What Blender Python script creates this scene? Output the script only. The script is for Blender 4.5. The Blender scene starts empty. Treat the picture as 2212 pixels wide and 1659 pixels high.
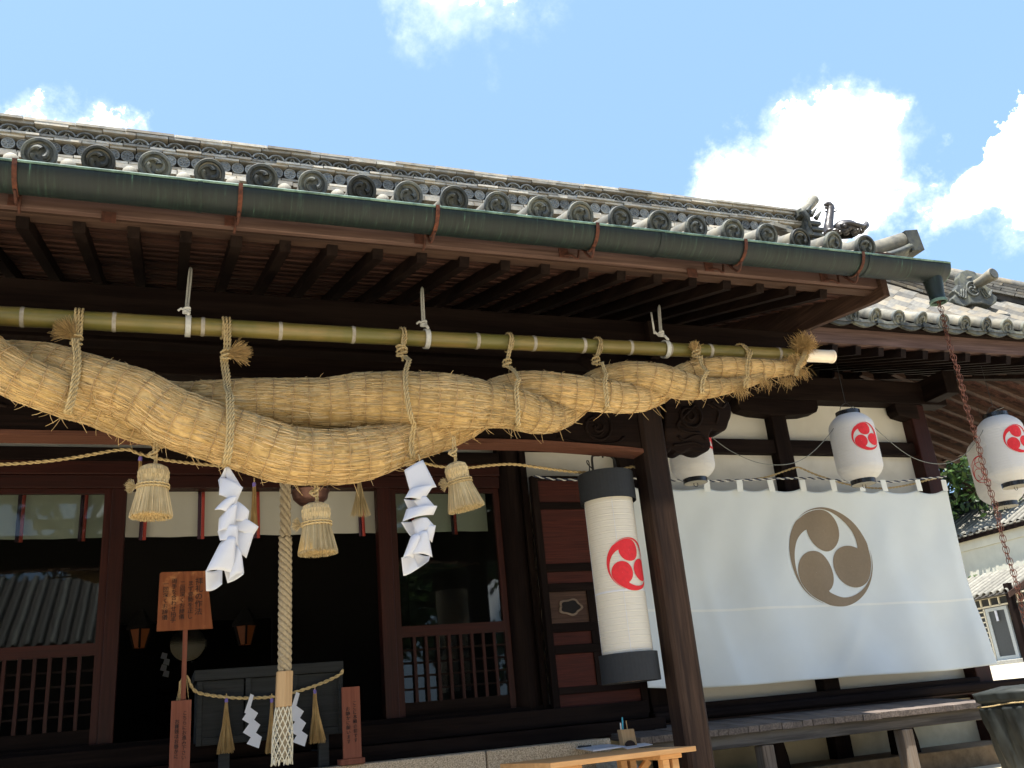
import bpy, math, random
import numpy as np
from mathutils import Vector, Matrix
random.seed(7); rng = np.random.default_rng(7)
PI = math.pi
sc = bpy.context.scene
# ------------------------------------------------------------------ camera
F, CX, CY = 2000.0, 1106.0, 829.5          # the photograph measured on a 2212 x 1659 grid
_vx = np.array([6494. - CX, CY - 1053, -F]); _vz = np.array([593. - CX, 4580 + CY, -F])
_ex = _vx / np.linalg.norm(_vx); _ez = _vz - _ex * (_vz @ _ex); _ez /= np.linalg.norm(_ez); _ey = np.cross(_ez, _ex)
CM = np.stack([_ex, _ey, _ez], 1)
CAM = np.array([0, 0, 1.5])
def at(x, y, Y=None, X=None, Z=None):
    d = CM.T @ np.array([x - CX, CY - y, -F])
    if Y is not None: t = (Y - CAM[1]) / d[1]
    elif X is not None: t = (X - CAM[0]) / d[0]
    else: t = (Z - CAM[2]) / d[2]
    return CAM + t * d
def depth(p): return -(CM @ (np.asarray(p, float) - CAM))[2]
def proj(p):
    c = CM @ (np.asarray(p, float) - CAM); return (CX + F * c[0] / -c[2], CY - F * c[1] / -c[2])
cd = bpy.data.cameras.new('camera'); cam = bpy.data.objects.new('camera', cd); sc.collection.objects.link(cam)
mw = Matrix([list(r) + [0] for r in CM.T.tolist()] + [[0, 0, 0, 1]]); mw.translation = Vector(CAM); cam.matrix_world = mw
cd.sensor_width = 36; cd.lens = 36 * F / 2212; cd.clip_end = 2000; cd.clip_start = 0.05
sc.camera = cam
# ------------------------------------------------------------------ light
SUN = Vector((-0.215, -0.178, 0.96)).normalized()
sc.view_settings.view_transform = 'Standard'; sc.view_settings.look = 'None'
sc.view_settings.exposure = 1.85; sc.view_settings.gamma = 1; sc.view_settings.use_curve_mapping = False
sl = bpy.data.lights.new('sun', 'SUN'); sl.energy = 3.4; sl.angle = math.radians(0.53); sl.color = (1, .95, .87)
so = bpy.data.objects.new('sun', sl); sc.collection.objects.link(so); so.rotation_euler = SUN.to_track_quat('Z', 'Y').to_euler()
so.location = (0, 0, 30)
w = bpy.data.worlds.new('World'); sc.world = w; w.use_nodes = True
nt = w.node_tree; nt.nodes.clear()
class NB:
    def __init__(s, nt): s.nt = nt
    def n(s, t, **k):
        nd = s.nt.nodes.new(t)
        for a, v in k.items():
            if a.startswith('i_'):
                key = a[2:]; key = int(key) if key.isdigit() else key
                if hasattr(v, 'is_linked') or hasattr(v, 'links'): s.nt.links.new(v, nd.inputs[key])
                else: nd.inputs[key].default_value = v
            else: setattr(nd, a, v)
        return nd
    def link(s, a, b): s.nt.links.new(a, b)
    def math(s, op, a, b=None, c=None, clamp=False):
        nd = s.nt.nodes.new('ShaderNodeMath'); nd.operation = op; nd.use_clamp = clamp
        for i, v in enumerate((a, b, c)):
            if v is None: continue
            if hasattr(v, 'links'): s.nt.links.new(v, nd.inputs[i])
            else: nd.inputs[i].default_value = v
        return nd.outputs[0]
    def vmath(s, op, a, b=None, sc_=None):
        nd = s.nt.nodes.new('ShaderNodeVectorMath'); nd.operation = op
        for i, v in enumerate((a, b)):
            if v is None: continue
            if hasattr(v, 'links'): s.nt.links.new(v, nd.inputs[i])
            else: nd.inputs[i].default_value = v
        if sc_ is not None:
            if hasattr(sc_, 'links'): s.nt.links.new(sc_, nd.inputs['Scale'])
            else: nd.inputs['Scale'].default_value = sc_
        return nd
    def ramp(s, fac, stops, interp='LINEAR'):
        nd = s.nt.nodes.new('ShaderNodeValToRGB'); cr = nd.color_ramp; cr.interpolation = interp
        while len(cr.elements) > 1: cr.elements.remove(cr.elements[-1])
        cr.elements[0].position = stops[0][0]; cr.elements[0].color = (*stops[0][1], 1)
        for p, c in stops[1:]:
            e = cr.elements.new(p); e.color = (*c, 1)
        s.nt.links.new(fac, nd.inputs[0]); return nd.outputs[0]
    def mix(s, f, a, b, mode='MIX'):
        nd = s.nt.nodes.new('ShaderNodeMix'); nd.data_type = 'RGBA'; nd.blend_type = mode
        for i, v in ((0, f), (6, a), (7, b)):
            if hasattr(v, 'links'): s.nt.links.new(v, nd.inputs[i])
            else: nd.inputs[i].default_value = v if i == 0 else (*v, 1)
        return nd.outputs[2]
b = NB(nt)
sky = b.n('ShaderNodeTexSky', sky_type='NISHITA', sun_disc=False)
sky.sun_elevation = math.asin(SUN.z); sky.sun_rotation = math.atan2(SUN.x, SUN.y); sky.altitude = 100
sky.air_density = 1.0; sky.dust_density = 2.2; sky.ozone_density = 1.6
tc = b.n('ShaderNodeTexCoord'); gen = tc.outputs['Generated']
n1 = b.n('ShaderNodeTexNoise', i_Vector=gen, i_Scale=14.0, i_Detail=9.0, i_Roughness=.62)
n2 = b.n('ShaderNodeTexNoise', i_Vector=gen, i_Scale=3.6, i_Detail=8.0, i_Roughness=.6, i_Distortion=.4)
dist = b.vmath('SCALE', b.vmath('SUBTRACT', n1.outputs['Color'], (.5, .5, .5)).outputs[0], sc_=.16)
warp = b.vmath('ADD', gen, dist.outputs[0]).outputs[0]
# the three cumulus heaps of that day, as puffs at their bearings: x, y on the grid, radius in degrees-like units
PUFF = [(1760, 285, 105), (1850, 275, 75), (1680, 345, 90), (1590, 400, 75), (1780, 400, 150), (1880, 430, 95), (1660, 470, 110), (1560, 440, 60), (1930, 440, 55),
        (2230, 270, 70), (2160, 330, 80), (2100, 380, 70), (2230, 400, 110), (2320, 330, 150),
        (140, 272, 50), (80, 285, 55), (200, 285, 52), (260, 300, 42), (20, 290, 50), (140, 330, 110), (240, 330, 70),
        (1020, -50, 60), (950, -35, 40), (1085, -35, 45), (1040, -90, 70)]
field = None; soft = None
for x, y, r in PUFF:
    d = np.array(at(x, y, Y=1.) - CAM); d /= np.linalg.norm(d)
    q = b.math('DIVIDE', b.vmath('DISTANCE', warp, tuple(d)).outputs['Value'], r / F * .92)
    q = b.math('SUBTRACT', 1.0, q)
    if y < 60: q = b.math('MULTIPLY', q, .22)
    field = q if field is None else b.math('MAXIMUM', field, q)
hard = b.n('ShaderNodeMapRange', interpolation_type='SMOOTHSTEP', i_Value=b.math('ADD', field, b.math('MULTIPLY', b.math('SUBTRACT', n1.outputs['Fac'], .5), .30)), i_1=-.02, i_2=.10).outputs[0]
veil = b.n('ShaderNodeMapRange', interpolation_type='SMOOTHSTEP', i_Value=b.math('ADD', b.math('MULTIPLY', b.math('MAXIMUM', field, -1.0), .26), b.math('MULTIPLY', n2.outputs['Fac'], .9)), i_1=.34, i_2=.72, i_4=.75).outputs[0]
far = b.n('ShaderNodeMapRange', interpolation_type='SMOOTHSTEP', i_Value=n2.outputs['Fac'], i_1=.57, i_2=.66, i_4=1.0).outputs[0]
# general fair-weather cloud away from these heaps
c0 = np.array(at(1106, 400, Y=1.) - CAM); c0 /= np.linalg.norm(c0)
away = b.n('ShaderNodeMapRange', interpolation_type='SMOOTHSTEP', i_Value=b.vmath('DISTANCE', gen, tuple(c0)).outputs['Value'], i_1=.62, i_2=.85).outputs[0]
mask = b.math('MAXIMUM', b.math('MAXIMUM', hard, veil), b.math('MULTIPLY', far, away), clamp=True)
skyc = b.mix(.43, sky.outputs[0], (3.1, 5.35, 8.9))
col = b.mix(mask, skyc, (12.5, 12.9, 13.2))
bg = b.n('ShaderNodeBackground', i_Color=col, i_Strength=.057)
out = b.n('ShaderNodeOutputWorld'); b.link(bg.outputs[0], out.inputs[0])
try:
    sc.cycles.use_denoising = True; sc.cycles.denoiser = 'OPENIMAGEDENOISE'
    sc.cycles.max_bounces = 8; sc.cycles.diffuse_bounces = 4; sc.cycles.glossy_bounces = 3; sc.cycles.transmission_bounces = 4
    sc.cycles.transparent_max_bounces = 8; sc.cycles.sample_clamp_indirect = 8; sc.cycles.caustics_reflective = False; sc.cycles.caustics_refractive = False
    sc.cycles.use_adaptive_sampling = True; sc.cycles.adaptive_threshold = .015
except Exception: pass

# ------------------------------------------------------------------ materials
def material(name, stops, scale=(1, 1, 1), detail=8., rough=.75, bump=.25, bdist=.01, spec=.35, metal=0., dist=0., island=0.,
             zmix=None, pstretch=None, patch=None, pscale=1.2, pamt=(.45, .62), objrand=True, wave=None, rvar=.15, hue=None):
    """noise stretched by `scale` coloured by `stops`; patch = second colour where a broad noise passes pamt; island = value jitter per loose piece"""
    m = bpy.data.materials.new(name); m.use_nodes = True; n = NB(m.node_tree); m.node_tree.nodes.clear()
    tc = n.n('ShaderNodeTexCoord'); v = tc.outputs['Object']
    oi = n.n('ShaderNodeObjectInfo')
    if objrand:
        off = n.vmath('SCALE', (17., 31., 23.), sc_=oi.outputs['Random']).outputs[0]
        v = n.vmath('ADD', v, off).outputs[0]
    vs = n.vmath('MULTIPLY', v, tuple(scale)).outputs[0]
    nz = n.n('ShaderNodeTexNoise', i_Vector=vs, i_Scale=1.0, i_Detail=detail, i_Roughness=.62, i_Distortion=dist)
    f = nz.outputs['Fac']
    if wave:
        wv = n.n('ShaderNodeTexWave', bands_direction=wave[0], i_Vector=v, i_Scale=wave[1], i_Distortion=wave[3] if len(wave) > 3 else 1.5, i_Detail=2.0, i_2=1.5)
        f = n.math('ADD', n.math('MULTIPLY', f, 1 - wave[2]), n.math('MULTIPLY', wv.outputs['Fac'], wave[2]))
    c = n.ramp(f, stops)
    pz = n.n('ShaderNodeTexNoise', i_Vector=v if not pstretch else n.vmath('MULTIPLY', v, pstretch).outputs[0], i_Scale=pscale, i_Detail=5.0, i_Roughness=.6)
    if patch:
        pm = n.n('ShaderNodeMapRange', interpolation_type='SMOOTHSTEP', i_Value=pz.outputs['Fac'], i_1=pamt[0], i_2=pamt[1]).outputs[0]
        c = n.mix(n.math('MULTIPLY', pm, patch[1]), c, patch[0])
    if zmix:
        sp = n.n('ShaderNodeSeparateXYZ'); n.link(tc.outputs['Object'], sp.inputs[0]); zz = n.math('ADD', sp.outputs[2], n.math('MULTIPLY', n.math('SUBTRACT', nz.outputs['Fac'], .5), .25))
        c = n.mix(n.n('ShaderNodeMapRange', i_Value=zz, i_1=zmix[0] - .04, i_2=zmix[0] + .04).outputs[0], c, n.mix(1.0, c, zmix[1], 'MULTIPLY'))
    vr = n.math('ADD', n.math('MULTIPLY', n.math('SUBTRACT', oi.outputs['Random'], .5), rvar * 2), 1.0)
    vr = n.math('MULTIPLY', vr, n.math('ADD', n.math('MULTIPLY', pz.outputs['Fac'], .3), .85))
    if island:
        geo = n.n('ShaderNodeNewGeometry')
        vr = n.math('MULTIPLY', vr, n.math('ADD', n.math('MULTIPLY', geo.outputs['Random Per Island'], island), 1 - island * .55))
    hs = n.n('ShaderNodeHueSaturation', i_Color=c, i_Value=vr)
    p = n.n('ShaderNodeBsdfPrincipled', i_Roughness=rough, i_Metallic=metal)
    n.link(hs.outputs[0], p.inputs['Base Color']); p.inputs['Specular IOR Level'].default_value = spec
    if bump:
        bn = n.n('ShaderNodeBump', i_Strength=bump, i_Distance=bdist, i_Height=f); n.link(bn.outputs[0], p.inputs['Normal'])
    o = n.n('ShaderNodeOutputMaterial'); n.link(p.outputs[0], o.inputs[0])
    return m
M = {}
def wood(name, dark, light, axis, rough=.7, bump=.35, patch=None, fine=90, pamt=(.45, .62), **k):
    s = [fine] * 3; s[axis] = fine * .035
    M[name] = material(name, [(.25, dark), (.5, tuple((a + b_) / 2 for a, b_ in zip(dark, light))), (.75, light)], scale=s, rough=rough, bump=bump, bdist=.004, patch=patch, pamt=pamt, spec=k.pop('spec', .18), pstretch=None if 'pscale' in k else tuple(.7 if j == axis else 9. for j in range(3)), **k)
dk = (.003, .0018, .0016); dk2 = (.013, .0072, .006)
for i, a in enumerate('xyz'):
    wood('dark_wood_' + a, dk, dk2, i, spec=.07, patch=((.022, .014, .011), .4))
    wood('red_wood_' + a, (.016, .004, .003), (.048, .012, .008), i, rough=.5, patch=((.02, .008, .006), .5))
    wood('brown_wood_' + a, (.032, .017, .012), (.09, .052, .038), i, patch=((.02, .011, .009), .7))
    wood('weathered_wood_' + a, (.07, .05, .036), (.25, .19, .145), i, rough=.85, patch=((.2, .19, .17), .5), fine=60)
wood('fascia_wood', (.05, .028, .023), (.18, .115, .098), 0, patch=((.07, .04, .034), .7), fine=55)
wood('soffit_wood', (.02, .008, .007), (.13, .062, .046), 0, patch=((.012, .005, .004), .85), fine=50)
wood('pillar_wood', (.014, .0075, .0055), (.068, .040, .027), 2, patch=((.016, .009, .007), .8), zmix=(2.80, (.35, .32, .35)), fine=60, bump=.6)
wood('door_red_x', (.022, .006, .005), (.085, .020, .013), 0, patch=((.04, .012, .009), .6))
wood('sign_wood', (.12, .038, .018), (.25, .085, .035), 2, patch=((.42, .20, .085), .65), pscale=9, fine=40, pamt=(.52, .72))
wood('lit_edge_wood', (.05, .020, .013), (.13, .055, .035), 0)  # orange light along the beam's lower edge, put into the wood colour
wood('sign_red_wood', (.15, .05, .033), (.26, .095, .06), 2, fine=40)
wood('box_wood', (.012, .0135, .0145), (.030, .033, .035), 0)
wood('pale_wood', (.42, .22, .09), (.62, .36, .16), 0, rough=.45, fine=35, bump=.1)
wood('tan_wood_z', (.32, .2, .1), (.52, .36, .2), 2, rough=.6, fine=45)
wood('plank_wood', (.05, .04, .036), (.22, .18, .155), 1, rough=.85, fine=60)
M['tile'] = material('tile', [(.25, (.07, .07, .062)), (.5, (.16, .153, .125)), (.8, (.25, .235, .18))], scale=(14, 14, 14), rough=.62, bump=.3, patch=((.27, .24, .17), .55), pscale=5, rvar=.3)
M['tile_dark'] = material('tile_dark', [(.25, (.03, .035, .034)), (.55, (.075, .082, .078)), (.85, (.17, .165, .13))], scale=(22, 22, 22), rough=.6, bump=.3, patch=((.14, .14, .10), .6), pscale=9, rvar=.6)
M['tile_sunlit'] = material('tile_sunlit', [(.25, (.20, .195, .17)), (.5, (.42, .40, .34)), (.8, (.62, .57, .46))], scale=(9, 9, 9), rough=.7, bump=.2, rvar=.45, patch=((.45, .33, .2), .3), pscale=7)  # sunlight on the ridge courses put into a lighter tile colour
M['tile_grey'] = material('tile_grey', [(.25, (.05, .05, .046)), (.5, (.105, .102, .09)), (.8, (.17, .16, .13))], scale=(20, 20, 20), rough=.7, bump=.3, patch=((.19, .15, .09), .5), pscale=3, rvar=.5)
M['tile_far'] = material('tile_far', [(.3, (.14, .135, .115)), (.7, (.27, .255, .21))], scale=(6, 6, 6), rough=.7, bump=0, rvar=.2)
M['tile_ring'] = material('tile_ring', [(.3, (.12, .13, .13)), (.7, (.30, .30, .27))], scale=(20, 20, 20), rough=.6, rvar=.4)
M['plaster_knob'] = material('plaster_knob', [(.3, (.26, .25, .21)), (.7, (.38, .36, .3))], scale=(20, 20, 20), bump=.1)
M['mortar'] = material('mortar', [(.3, (.03, .028, .025)), (.7, (.09, .08, .07))], scale=(8, 8, 8))
M['copper'] = material('copper', [(.3, (.006, .010, .011)), (.55, (.010, .018, .017)), (.66, (.020, .040, .032)), (.74, (.10, .21, .155))], scale=(70, 5, 5), rough=.5, bump=.35, bdist=.003, spec=.3,
                       patch=((.010, .015, .017), .8), pscale=2.2, metal=0)
M['copper_pale'] = material('copper_pale', [(.3, (.06, .12, .10)), (.7, (.18, .28, .23))], scale=(20, 20, 20), rough=.6, patch=((.03, .06, .05), .8), pscale=9)
M['rust'] = material('rust', [(.3, (.04, .014, .010)), (.7, (.13, .042, .022))], scale=(40, 40, 40), rough=.85)
M['rust_dark'] = material('rust_dark', [(.3, (.035, .014, .01)), (.7, (.10, .035, .022))], scale=(40, 40, 40), rough=.8)
M['plaster'] = material('plaster', [(.3, (.60, .58, .52)), (.7, (.70, .68, .62))], scale=(3, 3, 3), rough=.9, bump=.08, patch=((.52, .49, .42), .5), pscale=1.5, rvar=.03)
M['plaster_yellow'] = material('plaster_yellow', [(.3, (.50, .44, .30)), (.7, (.62, .55, .38))], scale=(4, 4, 4), rough=.9, bump=.1, patch=((.3, .24, .16), .5))
M['far_plaster'] = material('far_plaster', [(.3, (.60, .58, .47)), (.7, (.68, .66, .54))], scale=(2, 2, 2), rough=.9, bump=.05, rvar=.02)
M['granite'] = material('granite', [(.3, (.16, .11, .07)), (.5, (.50, .39, .27)), (.7, (.74, .61, .44))], scale=(110, 110, 110), detail=3, rough=.85, bump=.4, bdist=.003, rvar=.08)
M['stone'] = material('stone', [(.3, (.22, .22, .2)), (.7, (.42, .42, .38))], scale=(30, 30, 30), rough=.9)
M['sand'] = material('sand', [(.3, (.40, .345, .245)), (.7, (.50, .435, .315))], scale=(6, 6, 6), rough=1, bump=.2, patch=((.38, .33, .24), .6), pscale=.5, objrand=False)
M['bamboo'] = material('bamboo', [(.3, (.16, .13, .035)), (.5, (.25, .195, .055)), (.68, (.36, .25, .10))], scale=(1.3, 26, 26), rough=.38, bump=.06, spec=.5, patch=((.15, .145, .035), .75), pscale=2.2)
M['bamboo_node'] = material('bamboo_node', [(.3, (.30, .26, .2)), (.7, (.50, .46, .40))], scale=(30, 30, 30), rough=.7)
M['bamboo_pale'] = material('bamboo_pale', [(.3, (.66, .56, .44)), (.7, (.80, .74, .64))], scale=(4, 30, 30), rough=.5)
M['straw_base'] = material('straw_base', [(.3, (.36, .24, .09)), (.7, (.58, .41, .19))], scale=(20, 20, 20), rough=.9, bump=.5)
M['straw'] = material('straw', [(.25, (.60, .42, .19)), (.55, (.78, .59, .31)), (.85, (.86, .71, .44))], scale=(3, 3, 3), rough=.62, bump=0, island=.46, patch=((.58, .50, .32), .25), pscale=2.6, spec=.3)
M['straw_gap'] = material('straw_gap', [(.3, (.16, .10, .04)), (.7, (.30, .20, .09))], scale=(20, 20, 20), rough=.9, bump=0)
M['straw_pale'] = material('straw_pale', [(.25, (.50, .38, .20)), (.7, (.72, .60, .36))], scale=(9, 9, 9), rough=.6, bump=0, island=.5)
M['straw_cord'] = material('straw_cord', [(.3, (.36, .26, .12)), (.7, (.58, .45, .24))], scale=(60, 60, 60), rough=.8, bump=.3, island=.2)
M['binding'] = material('binding', [(.3, (.33, .21, .09)), (.7, (.47, .31, .15))], scale=(60, 60, 60), rough=.8, bump=.3)
M['tuft'] = material('tuft', [(.3, (.36, .23, .09)), (.7, (.58, .41, .19))], scale=(9, 9, 9), rough=.8, bump=0, island=.6)
M['cord_white'] = material('cord_white', [(.3, (.46, .46, .44)), (.7, (.60, .60, .57))], scale=(60, 60, 60), rough=.8)
M['bell_rope'] = material('bell_rope', [(.3, (.25, .20, .13)), (.7, (.45, .37, .25))], scale=(70, 70, 70), rough=.85, bump=.4)
M['net'] = material('net', [(.3, (.58, .53, .40)), (.7, (.74, .70, .58))], scale=(70, 70, 70), rough=.85)
M['blue_cord'] = material('blue_cord', [(.3, (.012, .016, .035)), (.7, (.03, .04, .08))], scale=(50, 50, 50), rough=.7)
def through(m, fac):
    t_ = m.node_tree; p = t_.nodes['Principled BSDF']; o = [x for x in t_.nodes if x.type == 'OUTPUT_MATERIAL'][0]; tr = t_.nodes.new('ShaderNodeBsdfTranslucent'); ms = t_.nodes.new('ShaderNodeMixShader'); ms.inputs[0].default_value = fac
    t_.links.new(p.inputs['Base Color'].links[0].from_socket, tr.inputs[0]); t_.links.new(p.outputs[0], ms.inputs[1]); t_.links.new(tr.outputs[0], ms.inputs[2]); t_.links.new(ms.outputs[0], o.inputs[0])
for k_ in ('straw', 'straw_pale', 'tuft'): through(M[k_], .3)
def thin(name, color, trans=.35, rough=.8, ribs=None, noise=.03):
    """paper or thin cloth that lets some light through"""
    m = bpy.data.materials.new(name); m.use_nodes = True; n = NB(m.node_tree); m.node_tree.nodes.clear()
    tc = n.n('ShaderNodeTexCoord'); v = tc.outputs['Object']
    nz = n.n('ShaderNodeTexNoise', i_Vector=v, i_Scale=7.0, i_Detail=6.0)
    fz = n.n('ShaderNodeTexNoise', i_Vector=v, i_Scale=260.0, i_Detail=2.0)
    val = n.math('ADD', 1 - noise * 3, n.math('ADD', n.math('MULTIPLY', nz.outputs['Fac'], noise * 3), n.math('MULTIPLY', fz.outputs['Fac'], noise * 2)))
    hs = n.n('ShaderNodeHueSaturation', i_Color=(*color, 1), i_Value=val)
    c = hs.outputs[0]
    d = n.n('ShaderNodeBsdfDiffuse', i_Color=c); t = n.n('ShaderNodeBsdfTranslucent', i_Color=c)
    if ribs:
        wv = n.n('ShaderNodeTexWave', bands_direction=ribs[0], i_Vector=v, i_Scale=ribs[1])
        bn = n.n('ShaderNodeBump', i_Strength=ribs[2], i_Distance=.006, i_Height=wv.outputs['Fac']); n.link(bn.outputs[0], d.inputs['Normal'])
    else:
        bn = n.n('ShaderNodeBump', i_Strength=.06, i_Distance=.004, i_Height=fz.outputs['Fac']); n.link(bn.outputs[0], d.inputs['Normal'])
    ms = n.n('ShaderNodeMixShader', i_0=trans, i_1=d.outputs[0], i_2=t.outputs[0])
    o = n.n('ShaderNodeOutputMaterial'); n.link(ms.outputs[0], o.inputs[0]); M[name] = m; return m
thin('paper_white', (.78, .80, .87), .32)
thin('lantern_paper', (.80, .80, .80), .35, ribs=('Z', 12., .35))
thin('tall_lantern_paper', (.80, .77, .70), .3, ribs=('Z', 14., .25))
thin('curtain_cloth', (.75, .81, .84), .25, noise=.02)
thin('seam_cloth', (.86, .89, .88), .25)
M['shaded_earth'] = material('shaded_earth', [(.3, (.13, .09, .05)), (.7, (.24, .17, .10))], scale=(14, 14, 14), rough=.95)  # ground brown with the veranda's shade already in the colour
wood('beam_grey', (.025, .023, .022), (.10, .088, .078), 0, rough=.85, patch=((.16, .145, .13), .5), fine=60)
thin('valance_cloth', (.55, .53, .46), .2)
def flat(name, color, rough=.6, metal=0, spec=.4, noise=.15, s=40, bump=.05):
    M[name] = material(name, [(.3, tuple(c * (1 - noise) for c in color)), (.7, tuple(min(1, c * (1 + noise)) for c in color))], scale=(s, s, s), rough=rough, metal=metal, spec=spec, bump=bump, rvar=.05)
flat('black_lacquer', (.012, .012, .014), .25, spec=.6); flat('black_paper', (.014, .017, .022), .75); flat('iron', (.02, .02, .02), .5)
flat('red_print', (.56, .02, .03), .8); flat('brown_print', (.215, .17, .12), .85, noise=.06); flat('bell_metal', (.13, .065, .05), .38, metal=.6)
flat('strip_red', (.30, .035, .025), .7); flat('strip_purple', (.035, .012, .025), .7); flat('purple_paper', (.16, .12, .42), .7)
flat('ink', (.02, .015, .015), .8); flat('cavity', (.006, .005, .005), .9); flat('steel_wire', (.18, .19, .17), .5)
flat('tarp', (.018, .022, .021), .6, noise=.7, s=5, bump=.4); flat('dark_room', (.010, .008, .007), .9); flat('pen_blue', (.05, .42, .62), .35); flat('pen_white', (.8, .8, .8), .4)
flat('mirror_metal', (.45, .45, .40), .12, metal=1, noise=.02); flat('door_steel', (.38, .41, .40), .45); flat('screen_dark', (.05, .055, .055), .6); flat('cream_wood', (.62, .58, .45), .6)
flat('orange_straw', (.52, .26, .07), .8)
M['ceramic_dark'] = material('ceramic_dark', [(.3, (.025, .022, .022)), (.6, (.065, .058, .055)), (.85, (.18, .16, .13))], scale=(30, 30, 30), rough=.4, bump=.3, spec=.5)
def glass(name):
    m = bpy.data.materials.new(name); m.use_nodes = True; n = NB(m.node_tree); m.node_tree.nodes.clear()
    t = n.n('ShaderNodeBsdfTransparent', i_Color=(.80, .84, .82, 1)); g = n.n('ShaderNodeBsdfGlossy', i_Color=(1, 1, 1, 1), i_Roughness=.02)
    tc = n.n('ShaderNodeTexCoord'); nz = n.n('ShaderNodeTexNoise', i_Vector=tc.outputs['Object'], i_Scale=3.0)
    bn = n.n('ShaderNodeBump', i_Strength=.02, i_Distance=.01, i_Height=nz.outputs['Fac']); n.link(bn.outputs[0], g.inputs['Normal'])
    fr = n.n('ShaderNodeFresnel', i_IOR=1.6)
    f = n.math('MULTIPLY', fr.outputs[0], .45, clamp=True)
    ms = n.n('ShaderNodeMixShader', i_0=f, i_1=t.outputs[0], i_2=g.outputs[0])
    o = n.n('ShaderNodeOutputMaterial'); n.link(ms.outputs[0], o.inputs[0]); M[name] = m
glass('glass')
def emit(name, color, s):
    m = bpy.data.materials.new(name); m.use_nodes = True; p = m.node_tree.nodes['Principled BSDF']
    p.inputs['Base Color'].default_value = (*color, 1); p.inputs['Emission Color'].default_value = (*color, 1); p.inputs['Emission Strength'].default_value = s; M[name] = m
emit('lamp_glow', (.20, .055, .012), .015)
def leafmat(name, a, c2):
    m = bpy.data.materials.new(name); m.use_nodes = True; n = NB(m.node_tree); m.node_tree.nodes.clear()
    geo = n.n('ShaderNodeNewGeometry'); c = n.ramp(geo.outputs['Random Per Island'], [(0, a), (.7, c2), (1, tuple(min(1, x * 1.5) for x in c2))])
    d = n.n('ShaderNodeBsdfPrincipled', i_Roughness=.5); n.link(c, d.inputs['Base Color'])
    t = n.n('ShaderNodeBsdfTranslucent'); n.link(c, t.inputs[0])
    ms = n.n('ShaderNodeMixShader', i_0=.3, i_1=d.outputs[0], i_2=t.outputs[0]); o = n.n('ShaderNodeOutputMaterial'); n.link(ms.outputs[0], o.inputs[0]); M[name] = m
leafmat('leaf', (.025, .055, .012), (.09, .16, .035)); leafmat('leaf_dark', (.012, .03, .01), (.04, .085, .025))
flat('bark', (.08, .055, .04), .9, noise=.4, s=20, bump=.4)

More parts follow.
